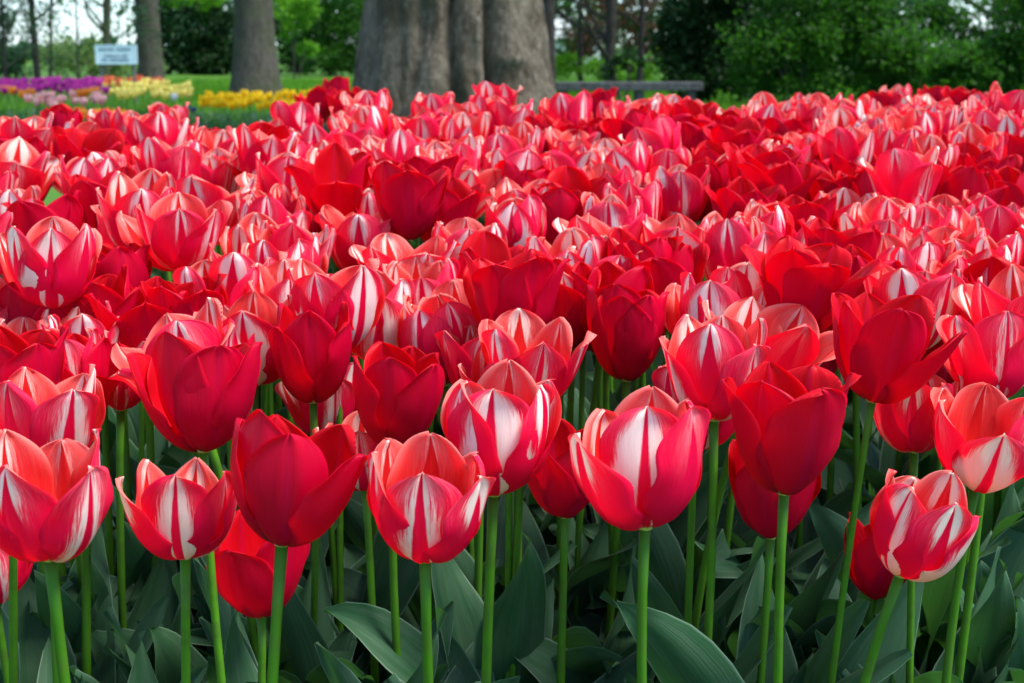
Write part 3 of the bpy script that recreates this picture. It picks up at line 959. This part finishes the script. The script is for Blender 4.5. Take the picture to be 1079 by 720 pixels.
FM = {
    'dark': foliage_mat("evergreen_leaf", (.005, .020, .005), (.020, .055, .012), (.02, .09, .008), .25),
    'mid': foliage_mat("shrub_leaf", (.009, .042, .004), (.034, .108, .010), (.07, .26, .012), .35),
    'light': foliage_mat("spring_leaf", (.036, .110, .006), (.085, .205, .014), (.20, .52, .02), .45),
    'pale': foliage_mat("pale_leaf", (.070, .125, .040), (.150, .220, .075), (.32, .48, .10), .40),
    'brown': foliage_mat("copper_leaf", (.028, .014, .008), (.075, .040, .022), (.16, .06, .02), .30),
    'blue': foliage_mat("blue_green_leaf", (.012, .040, .020), (.040, .092, .044), (.05, .18, .04), .3),
}


def limb(mb, p, d, L, r, rng, depth, gather):
    """a tapered, wandering branch that forks"""
    pts, rad = [np.array(p, float)], [r]
    d = np.array(d, float); d /= np.linalg.norm(d)
    k = 6
    for i in range(k):
        d = d + np.array([rng.gauss(0, .13), rng.gauss(0, .13), rng.gauss(.03, .08)])
        d /= np.linalg.norm(d)
        pts.append(pts[-1] + d * L / k)
        rad.append(r * (1 - .6 * (i + 1) / k))
        if depth > 0 and i >= 2 and rng.random() < .75:
            e = d + np.array([rng.gauss(0, .7), rng.gauss(0, .6), rng.uniform(-.1, .6)])
            limb(mb, pts[-1], e, L * rng.uniform(.4, .65), rad[-1] * .65, rng, depth - 1, gather)
    mb.tube(pts, rad, 7)
    gather.append(pts[-1])


def tree(name, label, foot, r, H, bark, leafmat, seed, crown=None, leaf=.09, n=2500, lean=(0, 0), limbs=5, spread=1.6, flare=.35, group=None, limb_from=.55, clump=.3):
    root = link(name, None, loc=foot)
    rng = random.Random(seed)
    mb = MB()
    pts, rad = [], []
    for k in range(15):
        t = k / 14
        pts.append((lean[0] * t * H + .012 * H * math.sin(3 * t + seed) * t, lean[1] * t * H, H * t - .05))
        z = H * t
        rad.append(r * (1 - .45 * t) * (1 + flare * math.exp(-z / (r * 1.6 + .02))))
    mb.tube(pts, rad, 14)
    tips = []
    for k in range(limbs):
        t = limb_from + (1 - limb_from) * (k + .5) / limbs
        p = np.array(pts[int(t * 14)])
        a = rng.uniform(0, 6.28)
        limb(mb, p, (math.cos(a), math.sin(a), rng.uniform(.2, .9)), spread * rng.uniform(.7, 1.2), r * .38 * (1.2 - t * .6), rng, 1, tips)
    mb.build("trunk", [bark], root, True)
    if leafmat:
        blobs = crown
        if crown is None:
            per = max(20, n // max(1, len(tips)))
            blobs = [(*tp, spread * .42, spread * .42, spread * .30, per) for tp in tips]
        cloud_obj("crown", root, leafmat, blobs, leaf, seed, clump)
    tag(root, label, "tree", group)
    return root


def shrub(name, label, foot, blobs, leafmat, size, seed, cat="shrub", group=None, stems=5, H=.8, bark=None, clump=.32):
    root = link(name, None, loc=foot)
    rng = random.Random(seed)
    for k in range(stems):
        mb = MB()
        a = rng.uniform(0, 6.28)
        b = blobs[k % len(blobs)]
        e = (b[0] + math.cos(a) * .2 * b[3], b[1] + math.sin(a) * .2 * b[4], b[2] + .2 * b[5])
        s = (math.cos(a) * .08, math.sin(a) * .08, -.03)
        mb.tube([s, ((s[0] + e[0]) * .4, (s[1] + e[1]) * .4, e[2] * .5), e], [.018, .013, .005], 6)
        mb.build("stem", [bark or M['bark_dark']], root, True)
    cloud_obj("foliage", root, leafmat, blobs, size, seed, clump)
    tag(root, label, cat, group)
    return root


def big_trunk():
    d = 11.0
    foot = at(478, HOR, d); foot.z = 0.0
    root = link("plane_tree", None, loc=foot)
    R0 = 93 / F * d
    nphi, nz = 220, 110
    H = 5.2
    ph = np.linspace(-PI, PI, nphi, endpoint=False)     # 0 faces the camera, + to the right
    zz = np.concatenate([np.linspace(-.12, 1.7, 80), np.linspace(1.75, H, nz - 80)])
    # furrows between the lobes: angle, depth, width
    fur = [(2, .20, 9), (2, .16, 3.2), (25, .18, 8), (25, .15, 3), (-21, .12, 7), (-30, .04, 3), (12, .03, 3), (62, .05, 12), (-58, .05, 14), (-35, .03, 8), (100, .12, 10), (140, .13, 9), (178, .12, 10), (-135, .14, 9), (-98, .08, 12), (45, .03, 9)]
    rng = np.random.default_rng(5)
    V = []
    for z in zz:
        fl = 1 + .48 * math.exp(-max(z, 0) / .46) + .02 * math.sin(z * 3)
        r = np.full(nphi, R0 * fl * (1 - .035 * max(0, z - 1.2)))
        for (a, dp, wd) in fur:
            aa = math.radians(a) + .035 * math.sin(z * 3.1 + a) + .02 * math.sin(z * 7 + a * 2)
            dd = (ph - aa + PI) % (2 * PI) - PI
            g = np.exp(-np.abs(dd / math.radians(wd)) ** 1.4)
            r -= R0 * dp * g * (1 + .5 * math.exp(-max(z, 0) / .6)) * (.9 + .25 * math.sin(z * 4 + a))
        r *= 1 + .010 * np.sin(ph * 17 + z * 2.5) + .006 * np.sin(ph * 41 - z * 6) + .006 * np.sin(z * 13 + ph * 5)
        # a knotty hollow low on the right-hand lobe
        x = (ph - math.radians(38)) / .20; q = (z - .58) / .12
        r -= .035 * np.exp(-(x * x + q * q)) - .02 * np.exp(-((x * x + q * q) ** .5 - 1.5) ** 2 * 5)
        r += rng.normal(0, .0022, nphi) + .012 * np.sin(z * 9 + 3 * np.sin(ph * 3)) * np.sin(ph * 11 + z * 1.5) * .8
        # oval, a little wider than deep
        V.append(np.stack([np.sin(ph) * r, -np.cos(ph) * r * .9, np.full(nphi, z)], 1))
    V = np.concatenate(V)
    q = []
    for j in range(nz - 1):
        i = np.arange(nphi)
        q.append(np.stack([j * nphi + i, j * nphi + (i + 1) % nphi, (j + 1) * nphi + (i + 1) % nphi, (j + 1) * nphi + i], 1))
    link("trunk", new_mesh("trunk", V, np.concatenate(q), mats=[M['bark_big']]), root)
    rg = random.Random(8)
    tips = []
    for k in range(5):
        mb = MB()
        a = k * 1.256 + .4
        limb(mb, (math.cos(a) * .3, math.sin(a) * .3, H - .2), (math.cos(a), math.sin(a), 1.1), 3.0, .26, rg, 1, tips)
        mb.build("limb", [M['bark_big']], root, True)
    cloud_obj("crown", root, FM['light'], [(*t, 1.1, 1.1, .8, 50) for t in tips], .13, 77, .5)
    tag(root, "massive grey deeply furrowed trunk behind the middle of the tulip bed", "tree")


big_trunk()


def ground_at(px, d):
    p = at(px, HOR, d); p.z = 0.0
    return p


tree("park_tree", "straight grey brown trunk behind the yellow tulips left of the massive trunk", ground_at(268, 22.0), .325, 6.5, M['bark_mid'], FM['light'], 21, limb_from=.8, spread=2.2, flare=.45, leaf=.12, n=400)
tree("park_tree", "slim brown trunk standing right beside the white sign", ground_at(157.5, 27.0), .245, 7.0, M['bark_mid'], FM['light'], 22, limb_from=.8, spread=2.2, flare=.2, leaf=.12, n=400)
tree("park_tree", "thin dark trunk peeping out behind the massive trunk on the bench side", ground_at(579, 17.0), .085, 5.0, M['bark_dark'], FM['dark'], 23, limb_from=.6, spread=1.4, flare=.3, n=900)
tree("young_tree", "leaning mossy green trunk rising behind the white sign", ground_at(108, 21.0), .065, 5.0, M['bark_moss'], FM['mid'], 24, lean=(.07, 0), limb_from=.2, limbs=17, spread=1.2, leaf=.07, n=3000)
tree("young_tree", "thin forked bare tree above the purple tulips near the picture's edge", ground_at(38, 23.0), .060, 4.4, M['bark_dark'], FM['blue'], 25, lean=(-.03, 0), limb_from=.18, limbs=11, spread=1.3, leaf=.055, n=2600)
tree("young_tree", "thin sapling with crooked twigs between the forked tree and the sign", ground_at(50, 27.0), .032, 4.2, M['bark_dark'], FM['blue'], 26, lean=(.06, 0), limb_from=.15, limbs=12, spread=1.5, leaf=.055, n=2600)
tree("young_tree", "slight leafy sapling halfway between the crooked sapling and the sign", ground_at(80, 25.0), .018, 3.8, M['bark_dark'], FM['blue'], 31, lean=(.02, 0), limb_from=.12, limbs=17, spread=1.5, leaf=.06, n=3600)
tree("young_tree", "thin sapling at the very end of the purple tulip row", ground_at(2, 22.0), .028, 4.0, M['bark_dark'], FM['blue'], 32, lean=(.02, 0), limb_from=.1, limbs=18, spread=1.2, leaf=.06, n=5200)
tree("young_tree", "dark stemmed copper leaved tree behind the bench", ground_at(643, 23.0), .10, 4.5, M['bark_dark'], FM['brown'], 27, limb_from=.16, limbs=18, spread=1.6, leaf=.075, n=7600, clump=.5)
tree("young_tree", "slender copper leaved tree between the bench and the evergreen shrubs", ground_at(674, 24.0), .06, 4.2, M['bark_dark'], FM['brown'], 28, lean=(.03, 0), limb_from=.16, limbs=16, spread=1.4, leaf=.075, n=5600, clump=.5)
tree("young_tree", "small dark leaved tree beside the pale house behind the bench", ground_at(612, 26.0), .05, 4.2, M['bark_dark'], FM['dark'], 29, limb_from=.18, limbs=14, spread=1.1, leaf=.075, n=3200, clump=.5)


def sh(name, label, px, d, blobs, mat, size, seed, **kw):
    """blobs given as (dx px, y px of the middle, rx px, ry px, n) seen at distance d"""
    f = ground_at(px, d)
    B = []
    for (dx, y, rx, ry, n) in blobs:
        z = at(px, y, d).z
        B.append((dx / F * d, random.Random(seed + dx).uniform(-.3, .3), z, rx / F * d, rx / F * d * .7, ry / F * d, int(n * 1.7)))
    return shrub(name, label, f, B, FM[mat], size * .78, seed, **kw)


# left
sh("holly_shrub", "dark evergreen thicket between the slim trunk and the grey brown trunk", 205, 42, [(-25, 30, 26, 50, 1500), (8, 20, 28, 60, 1500), (30, 40, 24, 45, 1300), (0, 60, 40, 28, 1300), (0, -40, 45, 40, 1500)], 'dark', .19, 41)
tree("lime_tree", "bright spring leaved branches hanging before the dark thicket", ground_at(266, 26.0), .07, 4.5, M['bark_dark'], FM['light'], 42, limb_from=.45, crown=[(-1.0, -.8, 1.75, .45, .3, .26, 600), (-.5, -.9, 1.65, .30, .3, .18, 260), (-1.35, -.7, 2.0, .45, .3, .3, 560), (.55, -.4, 1.6, .3, .3, .3, 260)], leaf=.08, limbs=6, spread=1.3)
sh("hedge_shrub", "tall soft green shrub between the grey brown trunk and the massive trunk", 350, 40, [(-20, 25, 34, 45, 1900), (15, 20, 36, 55, 2000), (35, 45, 28, 40, 1300), (0, 62, 46, 20, 1100), (5, -40, 50, 40, 1500)], 'mid', .14, 43)
sh("hedge_shrub", "light green sprays beside the grey brown trunk", 312, 36, [(-2, 30, 17, 22, 360), (6, 5, 20, 14, 330), (8, 52, 12, 14, 160)], 'light', .13, 44, stems=3)
sh("thicket_shrub", "dark hollow undergrowth low beside the grey brown trunk", 312, 43, [(0, 55, 22, 28, 900), (-6, 20, 18, 40, 900)], 'dark', .18, 45, stems=3)
sh("pale_shrub", "pale green sunlit bush behind the purple tulips", 82, 33, [(-26, 62, 30, 22, 1000), (14, 60, 24, 20, 820), (34, 68, 24, 15, 620)], 'pale', .10, 46, stems=4)
sh("pale_shrub", "dark blue green bush at the near end of the purple tulip row", 8, 26, [(-20, 45, 26, 40, 1100), (4, 68, 22, 20, 620), (-10, 20, 26, 26, 420)], 'blue', .09, 47, stems=4)
sh("pale_shrub", "pale green bush under the white sign", 140, 36, [(-22, 70, 20, 14, 420), (10, 72, 22, 14, 460)], 'pale', .10, 48, stems=3)
# behind the bench
sh("ground_shrub", "low yellow green shrubs behind the bench at the copper trees", 660, 26, [(-60, 70, 34, 14, 700), (-10, 74, 36, 14, 700), (40, 72, 34, 16, 700)], 'light', .09, 49, stems=4, cat="shrub")
sh("laurel_shrub", "loose green shrub arching over the outer end of the shrub row", 1075, 18, [(-14, 0, 40, 22, 1300), (26, 40, 40, 44, 1900), (-52, 62, 44, 18, 1200), (-78, 14, 30, 34, 1200), (-30, 34, 20, 16, 260)], 'mid', .08, 59)
sh("copper_shrub", "copper brown bush between the bench and the far trees", 650, 28, [(-26, 34, 30, 24, 600), (20, 24, 34, 30, 800), (44, 48, 22, 20, 500), (0, -10, 50, 24, 700)], 'brown', .10, 58, stems=5)
sh("thicket_shrub", "green bush closing the gap beside the massive trunk near the pale house", 618, 36, [(-30, 66, 24, 14, 500), (-8, 40, 22, 24, 800), (14, 20, 30, 30, 900), (-22, 2, 22, 14, 420)], 'mid', .12, 60, stems=3)
sh("ground_shrub", "leggy dark shrub behind the bench", 660, 20, [(-16, 72, 14, 20, 220), (8, 62, 14, 20, 200)], 'dark', .08, 50, stems=4)
# right
sh("laurel_shrub", "tall dark laurel at the end of the bench", 745, 17, [(-18, 40, 36, 48, 2100), (20, 25, 38, 60, 2100), (0, 82, 52, 20, 1300), (0, -30, 46, 40, 1500)], 'dark', .10, 51)
sh("laurel_shrub", "broad mid green shrub right of the dark laurel", 835, 15.5, [(-28, 55, 36, 34, 1700), (18, 40, 44, 42, 2000), (0, 86, 60, 18, 1100), (10, -15, 50, 34, 1500)], 'mid', .075, 52)
sh("laurel_shrub", "bushy green shrub beneath the gap of sky", 935, 16, [(-36, 45, 40, 44, 2000), (18, 60, 44, 30, 1700), (0, 88, 64, 18, 1200), (-26, -8, 44, 34, 1500)], 'mid', .075, 53)
sh("laurel_shrub", "dark green shrub at the outer end of the shrub row", 1045, 15, [(-24, 76, 40, 26, 1500), (24, 62, 40, 34, 1700), (0, 94, 60, 14, 900), (40, 10, 32, 50, 1500)], 'mid', .08, 54)
sh("laurel_shrub", "dark evergreen shrub filling in behind the green shrubs", 880, 20, [(-60, 50, 60, 50, 2200), (30, 40, 60, 50, 2200), (-20, -20, 90, 40, 2200), (90, 84, 50, 24, 1100)], 'dark', .12, 55)
tree("maple_tree", "leafy tree whose fine branches screen the gap of sky", ground_at(1052, 22.0), .07, 4.4, M['bark_dark'], FM['mid'], 56, limb_from=.16, limbs=20, spread=1.5, leaf=.08, n=6000, clump=.5)
sh("pale_shrub", "far bush seen through the gap of sky", 1030, 40, [(-30, 66, 40, 16, 500), (20, 66, 40, 16, 500)], 'blue', .14, 57, stems=3)


def treeline():
    rng = random.Random(90)
    B = []
    for k in range(64):
        a = -34 + 68 * k / 63
        d = rng.uniform(70, 95)
        x = d * math.tan(math.radians(a))
        px = 539.5 + F * math.tan(math.radians(a))
        h = rng.uniform(4, 8)
        if px < 170: h = rng.uniform(.6, 1.1)
        if 585 < px < 640 or 1005 < px < 1060: h = rng.uniform(.7, 1.2)
        B.append((x, d, h * .5, rng.uniform(2, 3.4), 2.0, h * .5, int(160 + 60 * h)))
    o = cloud_obj("far_treeline", None, FM['blue'], B, .45, 91, .4)
    tag(o, "far belt of trees closing the park behind the shrubs", "trees", kind="stuff")


treeline()


# ------------------------------------------------------------------ sign, bench, house
def sign():
    d = 19.0
    c = at(122.5, 57.5, d)
    root = link("notice_sign", None, loc=(c.x, c.y, 0))
    w, h = 42.5 / F * d, 19 / F * d
    face = plain("sign_face", (.50, .64, .70), (.56, .69, .74), 3, .4, .4)
    ink = plain("sign_ink", (.05, .10, .15), (.07, .12, .17), 3)
    metal = plain("sign_post", (.10, .10, .10), (.16, .16, .15), 20, .5)
    MB().box((0, 0, c.z), (w, .022, h), bevel=.004).build("board", [face], root)
    mb = MB()
    for sx in (-1, 1): mb.box((sx * w / 2, -.001, c.z), (.014, .030, h + .014))
    for sz in (-1, 1): mb.box((0, -.001, c.z + sz * h / 2), (w - .014, .028, .014))
    mb.build("frame", [face], root)
    for sx in (-.40, .40):
        m2 = MB(); m2.box((sx * w, .035, c.z / 2 + .02), (.035, .035, c.z + .10)); m2.build("post", [metal], root)
    # three lines of small unreadable lettering, built from letter-sized strokes
    rng = random.Random(4)
    tx = MB()
    for (row, words, hh) in ((.27, ((-.42, -.03), (.03, .26), (.29, .37)), .105), (-.08, ((-.30, .07), (.13, .29)), .085), (-.30, ((-.36, -.20), (-.17, .33)), .085)):
        for (a, b) in words:
            x = a
            while x < b - .01:
                lw = .022
                H = hh * h
                z0 = c.z + row * h
                kindL = rng.randrange(4)
                tx.box((x * w, -.0135, z0), (.004, .003, H))
                if kindL != 0: tx.box(((x + lw * .62) * w, -.0135, z0), (.004, .003, H))
                for zz in {0: (-.5,), 1: (0,), 2: (.5, -.5), 3: (.5, 0)}[kindL]:
                    tx.box(((x + lw * .31) * w, -.0145, z0 + zz * H * .86), (.008, .003, .004))
                x += lw * 1.25
    tx.build("lettering", [ink], root)
    tag(root, "white rectangular notice sign with three lines of text on two posts", "sign")


sign()


def bench():
    d = 16.0
    a = at(585, 85, d); b = at(736, 83, d)
    zt = .455
    root = link("park_bench", None, loc=((a.x + b.x) / 2, d, 0))
    L = b.x - a.x
    wood = bark_mat("weathered_wood", (.060, .060, .060), (.105, .105, .105), (.15, .15, .148), 2)
    MB().box((0, -.09, zt - .045), (L, .15, .09), bevel=.008).build("seat_plank", [wood], root)
    MB().box((0, .09, zt - .047), (L, .15, .09), bevel=.008).build("seat_plank", [wood], root)
    for fx in (-.45, -.05, .07, .42):
        if fx == -.05: continue
        MB().box((fx * L, 0, (zt - .10) / 2 - .02), (.10, .26, zt - .06), bevel=.008).build("leg", [wood], root)
    MB().box((0, 0, .16), (L * .84, .05, .06), bevel=.006).build("stretcher", [wood], root)
    tag(root, "low grey wooden plank bench without a back beside the massive trunk", "bench")


bench()


def house():
    d = 62.0
    f = ground_at(594, d)
    root = link("garden_house", None, loc=f)
    wall = plain("pale_render", (.62, .60, .52), (.70, .68, .60), 2)
    roof = plain("pale_roof", (.40, .42, .40), (.50, .52, .49), 2)
    dark = plain("window_dark", (.03, .04, .05), (.04, .05, .06), 2, .1, .6)
    MB().box((0, 0, .55), (3.0, 3.0, 1.2)).build("wall", [wall], root)
    V = [(-1.7, -1.7, 1.15), (1.7, -1.7, 1.15), (1.7, 1.7, 1.15), (-1.7, 1.7, 1.15), (-1.7, 0, 2.0), (1.7, 0, 2.0)]
    link("roof", new_mesh("roof", V, [np.array([(0, 1, 5, 4), (2, 3, 4, 5), (3, 2, 1, 0)]), np.array([(1, 2, 5), (3, 0, 4)])], mats=[roof], smooth=False), root)
    MB().box((.5, -1.51, .6), (.7, .04, .6)).build("window", [dark], root)
    tag(root, "small pale house far off between the massive trunk and the copper trees", "house")


house()


# ------------------------------------------------------------------ flower beds at the back
def small_bloom(name, mat, R, H, openk):
    mb = MB()
    for k in range(6):
        a = k * PI / 3
        pts = []
        for j in range(5):
            t = j / 4
            r = R * (math.sin(min(1, t * 1.25) * PI / 2) * (1 - .25 * t * (1 - openk))) * (1.0 if k % 2 else .92)
            pts.append((r, H * t, (.62 * R * math.sin(PI * min(.97, .12 + .80 * t)))))
        V = []
        for (r, z, w) in pts:
            for s in (-1, 0, 1):
                rr = r * (1.0 if s == 0 else .93)
                th = a + s * w / max(r, R * .35)
                V.append((rr * math.cos(th), rr * math.sin(th), z))
        mb.add(V, grid_faces(3, 5))
    return mb.mesh(name, [mat], True)


def blade_mesh(name, mat, n, L, seed):
    rng = random.Random(seed)
    mb = MB()
    for k in range(n):
        a = rng.uniform(0, 6.28); l = L * rng.uniform(.7, 1.1); w = .022 * rng.uniform(.7, 1.3)
        out = rng.uniform(.15, .5) * l
        V = []
        for j in range(5):
            t = j / 4
            r = .01 + out * t * t
            z = l * (t - .25 * t * t)
            ww = w * math.sin(PI * min(.98, .15 + .82 * t))
            for s in (-1, 1): V.append((r * math.cos(a) - s * ww * math.sin(a), r * math.sin(a) + s * ww * math.cos(a), z))
        mb.add(V, grid_faces(2, 5))
    return mb.mesh(name, [mat], True)


def petal_plain(name, c1, c2, tr): return plain(name, c1, c2, 40, .5, .25, trans=tr, tf=.35)


PM = {
    'purple_tulip': petal_plain("purple_petal", (.42, .020, .20), (.54, .06, .30), (.60, .06, .50)),
    'yellow_tulip': petal_plain("yellow_petal", (.90, .52, .006), (.92, .62, .012), (1.0, .72, .02)),
    'lemon_tulip': petal_plain("lemon_petal", (.86, .72, .14), (.90, .80, .28), (1.0, .88, .22)),
    'pink_tulip': petal_plain("pink_petal", (.85, .36, .34), (.90, .56, .50), (.90, .50, .45)),
    'orange_tulip': petal_plain("orange_petal", (.78, .22, .02), (.80, .34, .06), (.95, .35, .03)),
    'coral_tulip': petal_plain("coral_petal", (.70, .12, .05), (.76, .22, .10), (.90, .20, .06)),
    'white_tulip': petal_plain("white_petal", (.78, .78, .74), (.82, .82, .78), (.80, .80, .70)),
    'violet_pansy': petal_plain("violet_petal", (.05, .03, .16), (.08, .04, .22), (.10, .05, .30)),
}
BED_LEAF = plain("bed_leaf", (.009, .050, .028), (.024, .078, .042), 20, .5, .35, trans=(.08, .28, .04), tf=.25)
SB = {k: small_bloom(k + "_bloom", m, .040 if k != 'violet_pansy' else .035, .066 if k != 'violet_pansy' else .03, .3) for k, m in PM.items()}
BL = [blade_mesh("bed_blades", BED_LEAF, 6, .34, 600 + i) for i in range(3)]
STEMM = {}


def small_tulip(kind, px, py, d, label, group, rng):
    c = at(px, py, d)
    root = link(kind, None, loc=(c.x, c.y, 0))
    H = max(.12, c.z - .03)
    hk = round(H, 2)
    if hk not in STEMM:
        V, Q, T = tube([(0, 0, -.02), (.006, 0, hk / 2), (0, 0, hk)], [.006, .005, .005], 6)
        STEMM[hk] = new_mesh("small_stem", V, [Q, T], mats=[M['stem']])
    link("stem", STEMM[hk], root)
    s = rng.uniform(1.0, 1.35)
    link("bloom", SB[kind], root, (0, 0, hk), (rng.gauss(0, .15), rng.gauss(0, .15), rng.uniform(0, 6)), (s, s, s))
    z = H / .40 * rng.uniform(.8, 1.0)
    link("leaf_tuft", BL[rng.randrange(3)], root, (0, 0, 0), (0, 0, rng.uniform(0, 6)), (1, 1, z))
    tag(root, label, "tulip" if 'tulip' in kind else "pansy", group)
    return root


def back_beds():
    rng = random.Random(70)
    def row(kind, n, x0, x1, y0, y1, d0, d1, label, group, gap=4.0):
        used = []
        k = 0
        tries = 0
        while k < n and tries < 4000:
            tries += 1
            px = rng.uniform(x0, x1); f = rng.random(); py = y0 + (y1 - y0) * (.45 * f + .55 * rng.random())
            if any(abs(px - a) < gap and abs(py - b) < gap * .8 for a, b in used): continue
            used.append((px, py))
            small_tulip(kind, px, py, d1 + (d0 - d1) * f + rng.uniform(-.2, .2), label, group, rng)
            k += 1
    row('purple_tulip', 62, -14, 112, 85, 97, 13.0, 14.6, "purple tulip massed in the row below the white sign", "purple tulips below the sign", 4.2)
    row('coral_tulip', 16, 112, 172, 84, 90, 13.8, 14.6, "coral red tulip at the back of the mixed bed by the slim trunk", "coral tulips by the slim trunk", 5)
    row('lemon_tulip', 34, 108, 200, 88, 102, 12.8, 14.0, "lemon yellow tulip in the mixed bed by the slim trunk", "lemon tulips by the slim trunk", 5)
    row('orange_tulip', 10, -10, 108, 96, 102, 12.4, 13.0, "orange tulip edging the front of the purple row", "orange tulips before the purple row", 5)
    row('pink_tulip', 15, 28, 112, 99, 115, 11.0, 12.2, "pale pink tulip standing below the purple row", "pink tulips below the purple row", 6)
    row('yellow_tulip', 52, 213, 332, 98, 115, 12.0, 14.0, "golden yellow tulip in the patch before the grey brown trunk", "yellow tulips before the grey brown trunk", 4.4)
    row('orange_tulip', 8, 72, 150, 120, 128, 9.6, 10.4, "small orange flower just behind the red and white bed", "orange flowers behind the near bed", 6)
    row('white_tulip', 1, 178, 184, 102, 104, 12.4, 12.6, "white tulip at the end of the mixed bed", "white tulips at the mixed bed's end", 5)
    row('violet_pansy', 4, 190, 210, 111, 117, 11.4, 12.0, "dark violet pansy low at the end of the mixed bed", "violet pansies at the mixed bed's end", 3)
    # leaves of the beds' foliage that carries no flower: ground cover nobody could count
    mb = MB()
    for k in range(1900):
        px = rng.uniform(-40, 345); d = rng.uniform(9.2, 14.5)
        if px > 205 and d < 11.0 and rng.random() < .3: continue
        p = ground_at(px, d)
        me = BL[rng.randrange(3)]
        co = np.empty(len(me.vertices) * 3, np.float32); me.vertices.foreach_get("co", co)
        co = co.reshape(-1, 3) * np.array([1, 1, rng.uniform(.55, .95)])
        a = rng.uniform(0, 6.28); R = np.array([[math.cos(a), -math.sin(a), 0], [math.sin(a), math.cos(a), 0], [0, 0, 1]])
        f = np.array([p_.vertices[:] for p_ in me.polygons])
        mb.add(co @ R.T + np.array(p), f)
    o = mb.build("bed_foliage", [BED_LEAF], None, True)
    tag(o, "dense green flower bed leaves between the back flower rows", "foliage", kind="stuff")


back_beds()


def lawn_grass():
    rng = np.random.default_rng(44)
    n = 80000
    d = 9 + 26 * rng.random(n) ** 1.1
    px = rng.uniform(-220, 1400, n)
    x = (px - 539.5) / F * d
    keep = ~((px < 350) & (d < 14.9) & (d > 9))
    x, d, px = x[keep], d[keep], px[keep]; n = len(x)
    bx = np.stack([x, d, np.zeros(n)], 1)
    h = rng.uniform(.05, .16, n)
    a = rng.uniform(0, 6.28, n)
    w = .010 + .006 * (d / 20)
    t = np.stack([np.cos(a) * w, np.sin(a) * w, np.zeros(n)], 1)
    lean = rng.normal(0, .035, (n, 3)); lean[:, 2] = h
    V = np.stack([bx - t, bx + t, bx + lean], 1).reshape(-1, 3)
    i = np.arange(n) * 3
    o = link("lawn_grass", new_mesh("lawn_grass", V, np.stack([i, i + 1, i + 2], 1), mats=[foliage_mat("grass_blade", (.036, .118, .006), (.080, .195, .012), (.16, .42, .02), .4)], smooth=False, vcol=np.repeat(rng.random(n), 3)))
    tag(o, "short bright green lawn grass under the trees", "grass", kind="stuff")


lawn_grass()
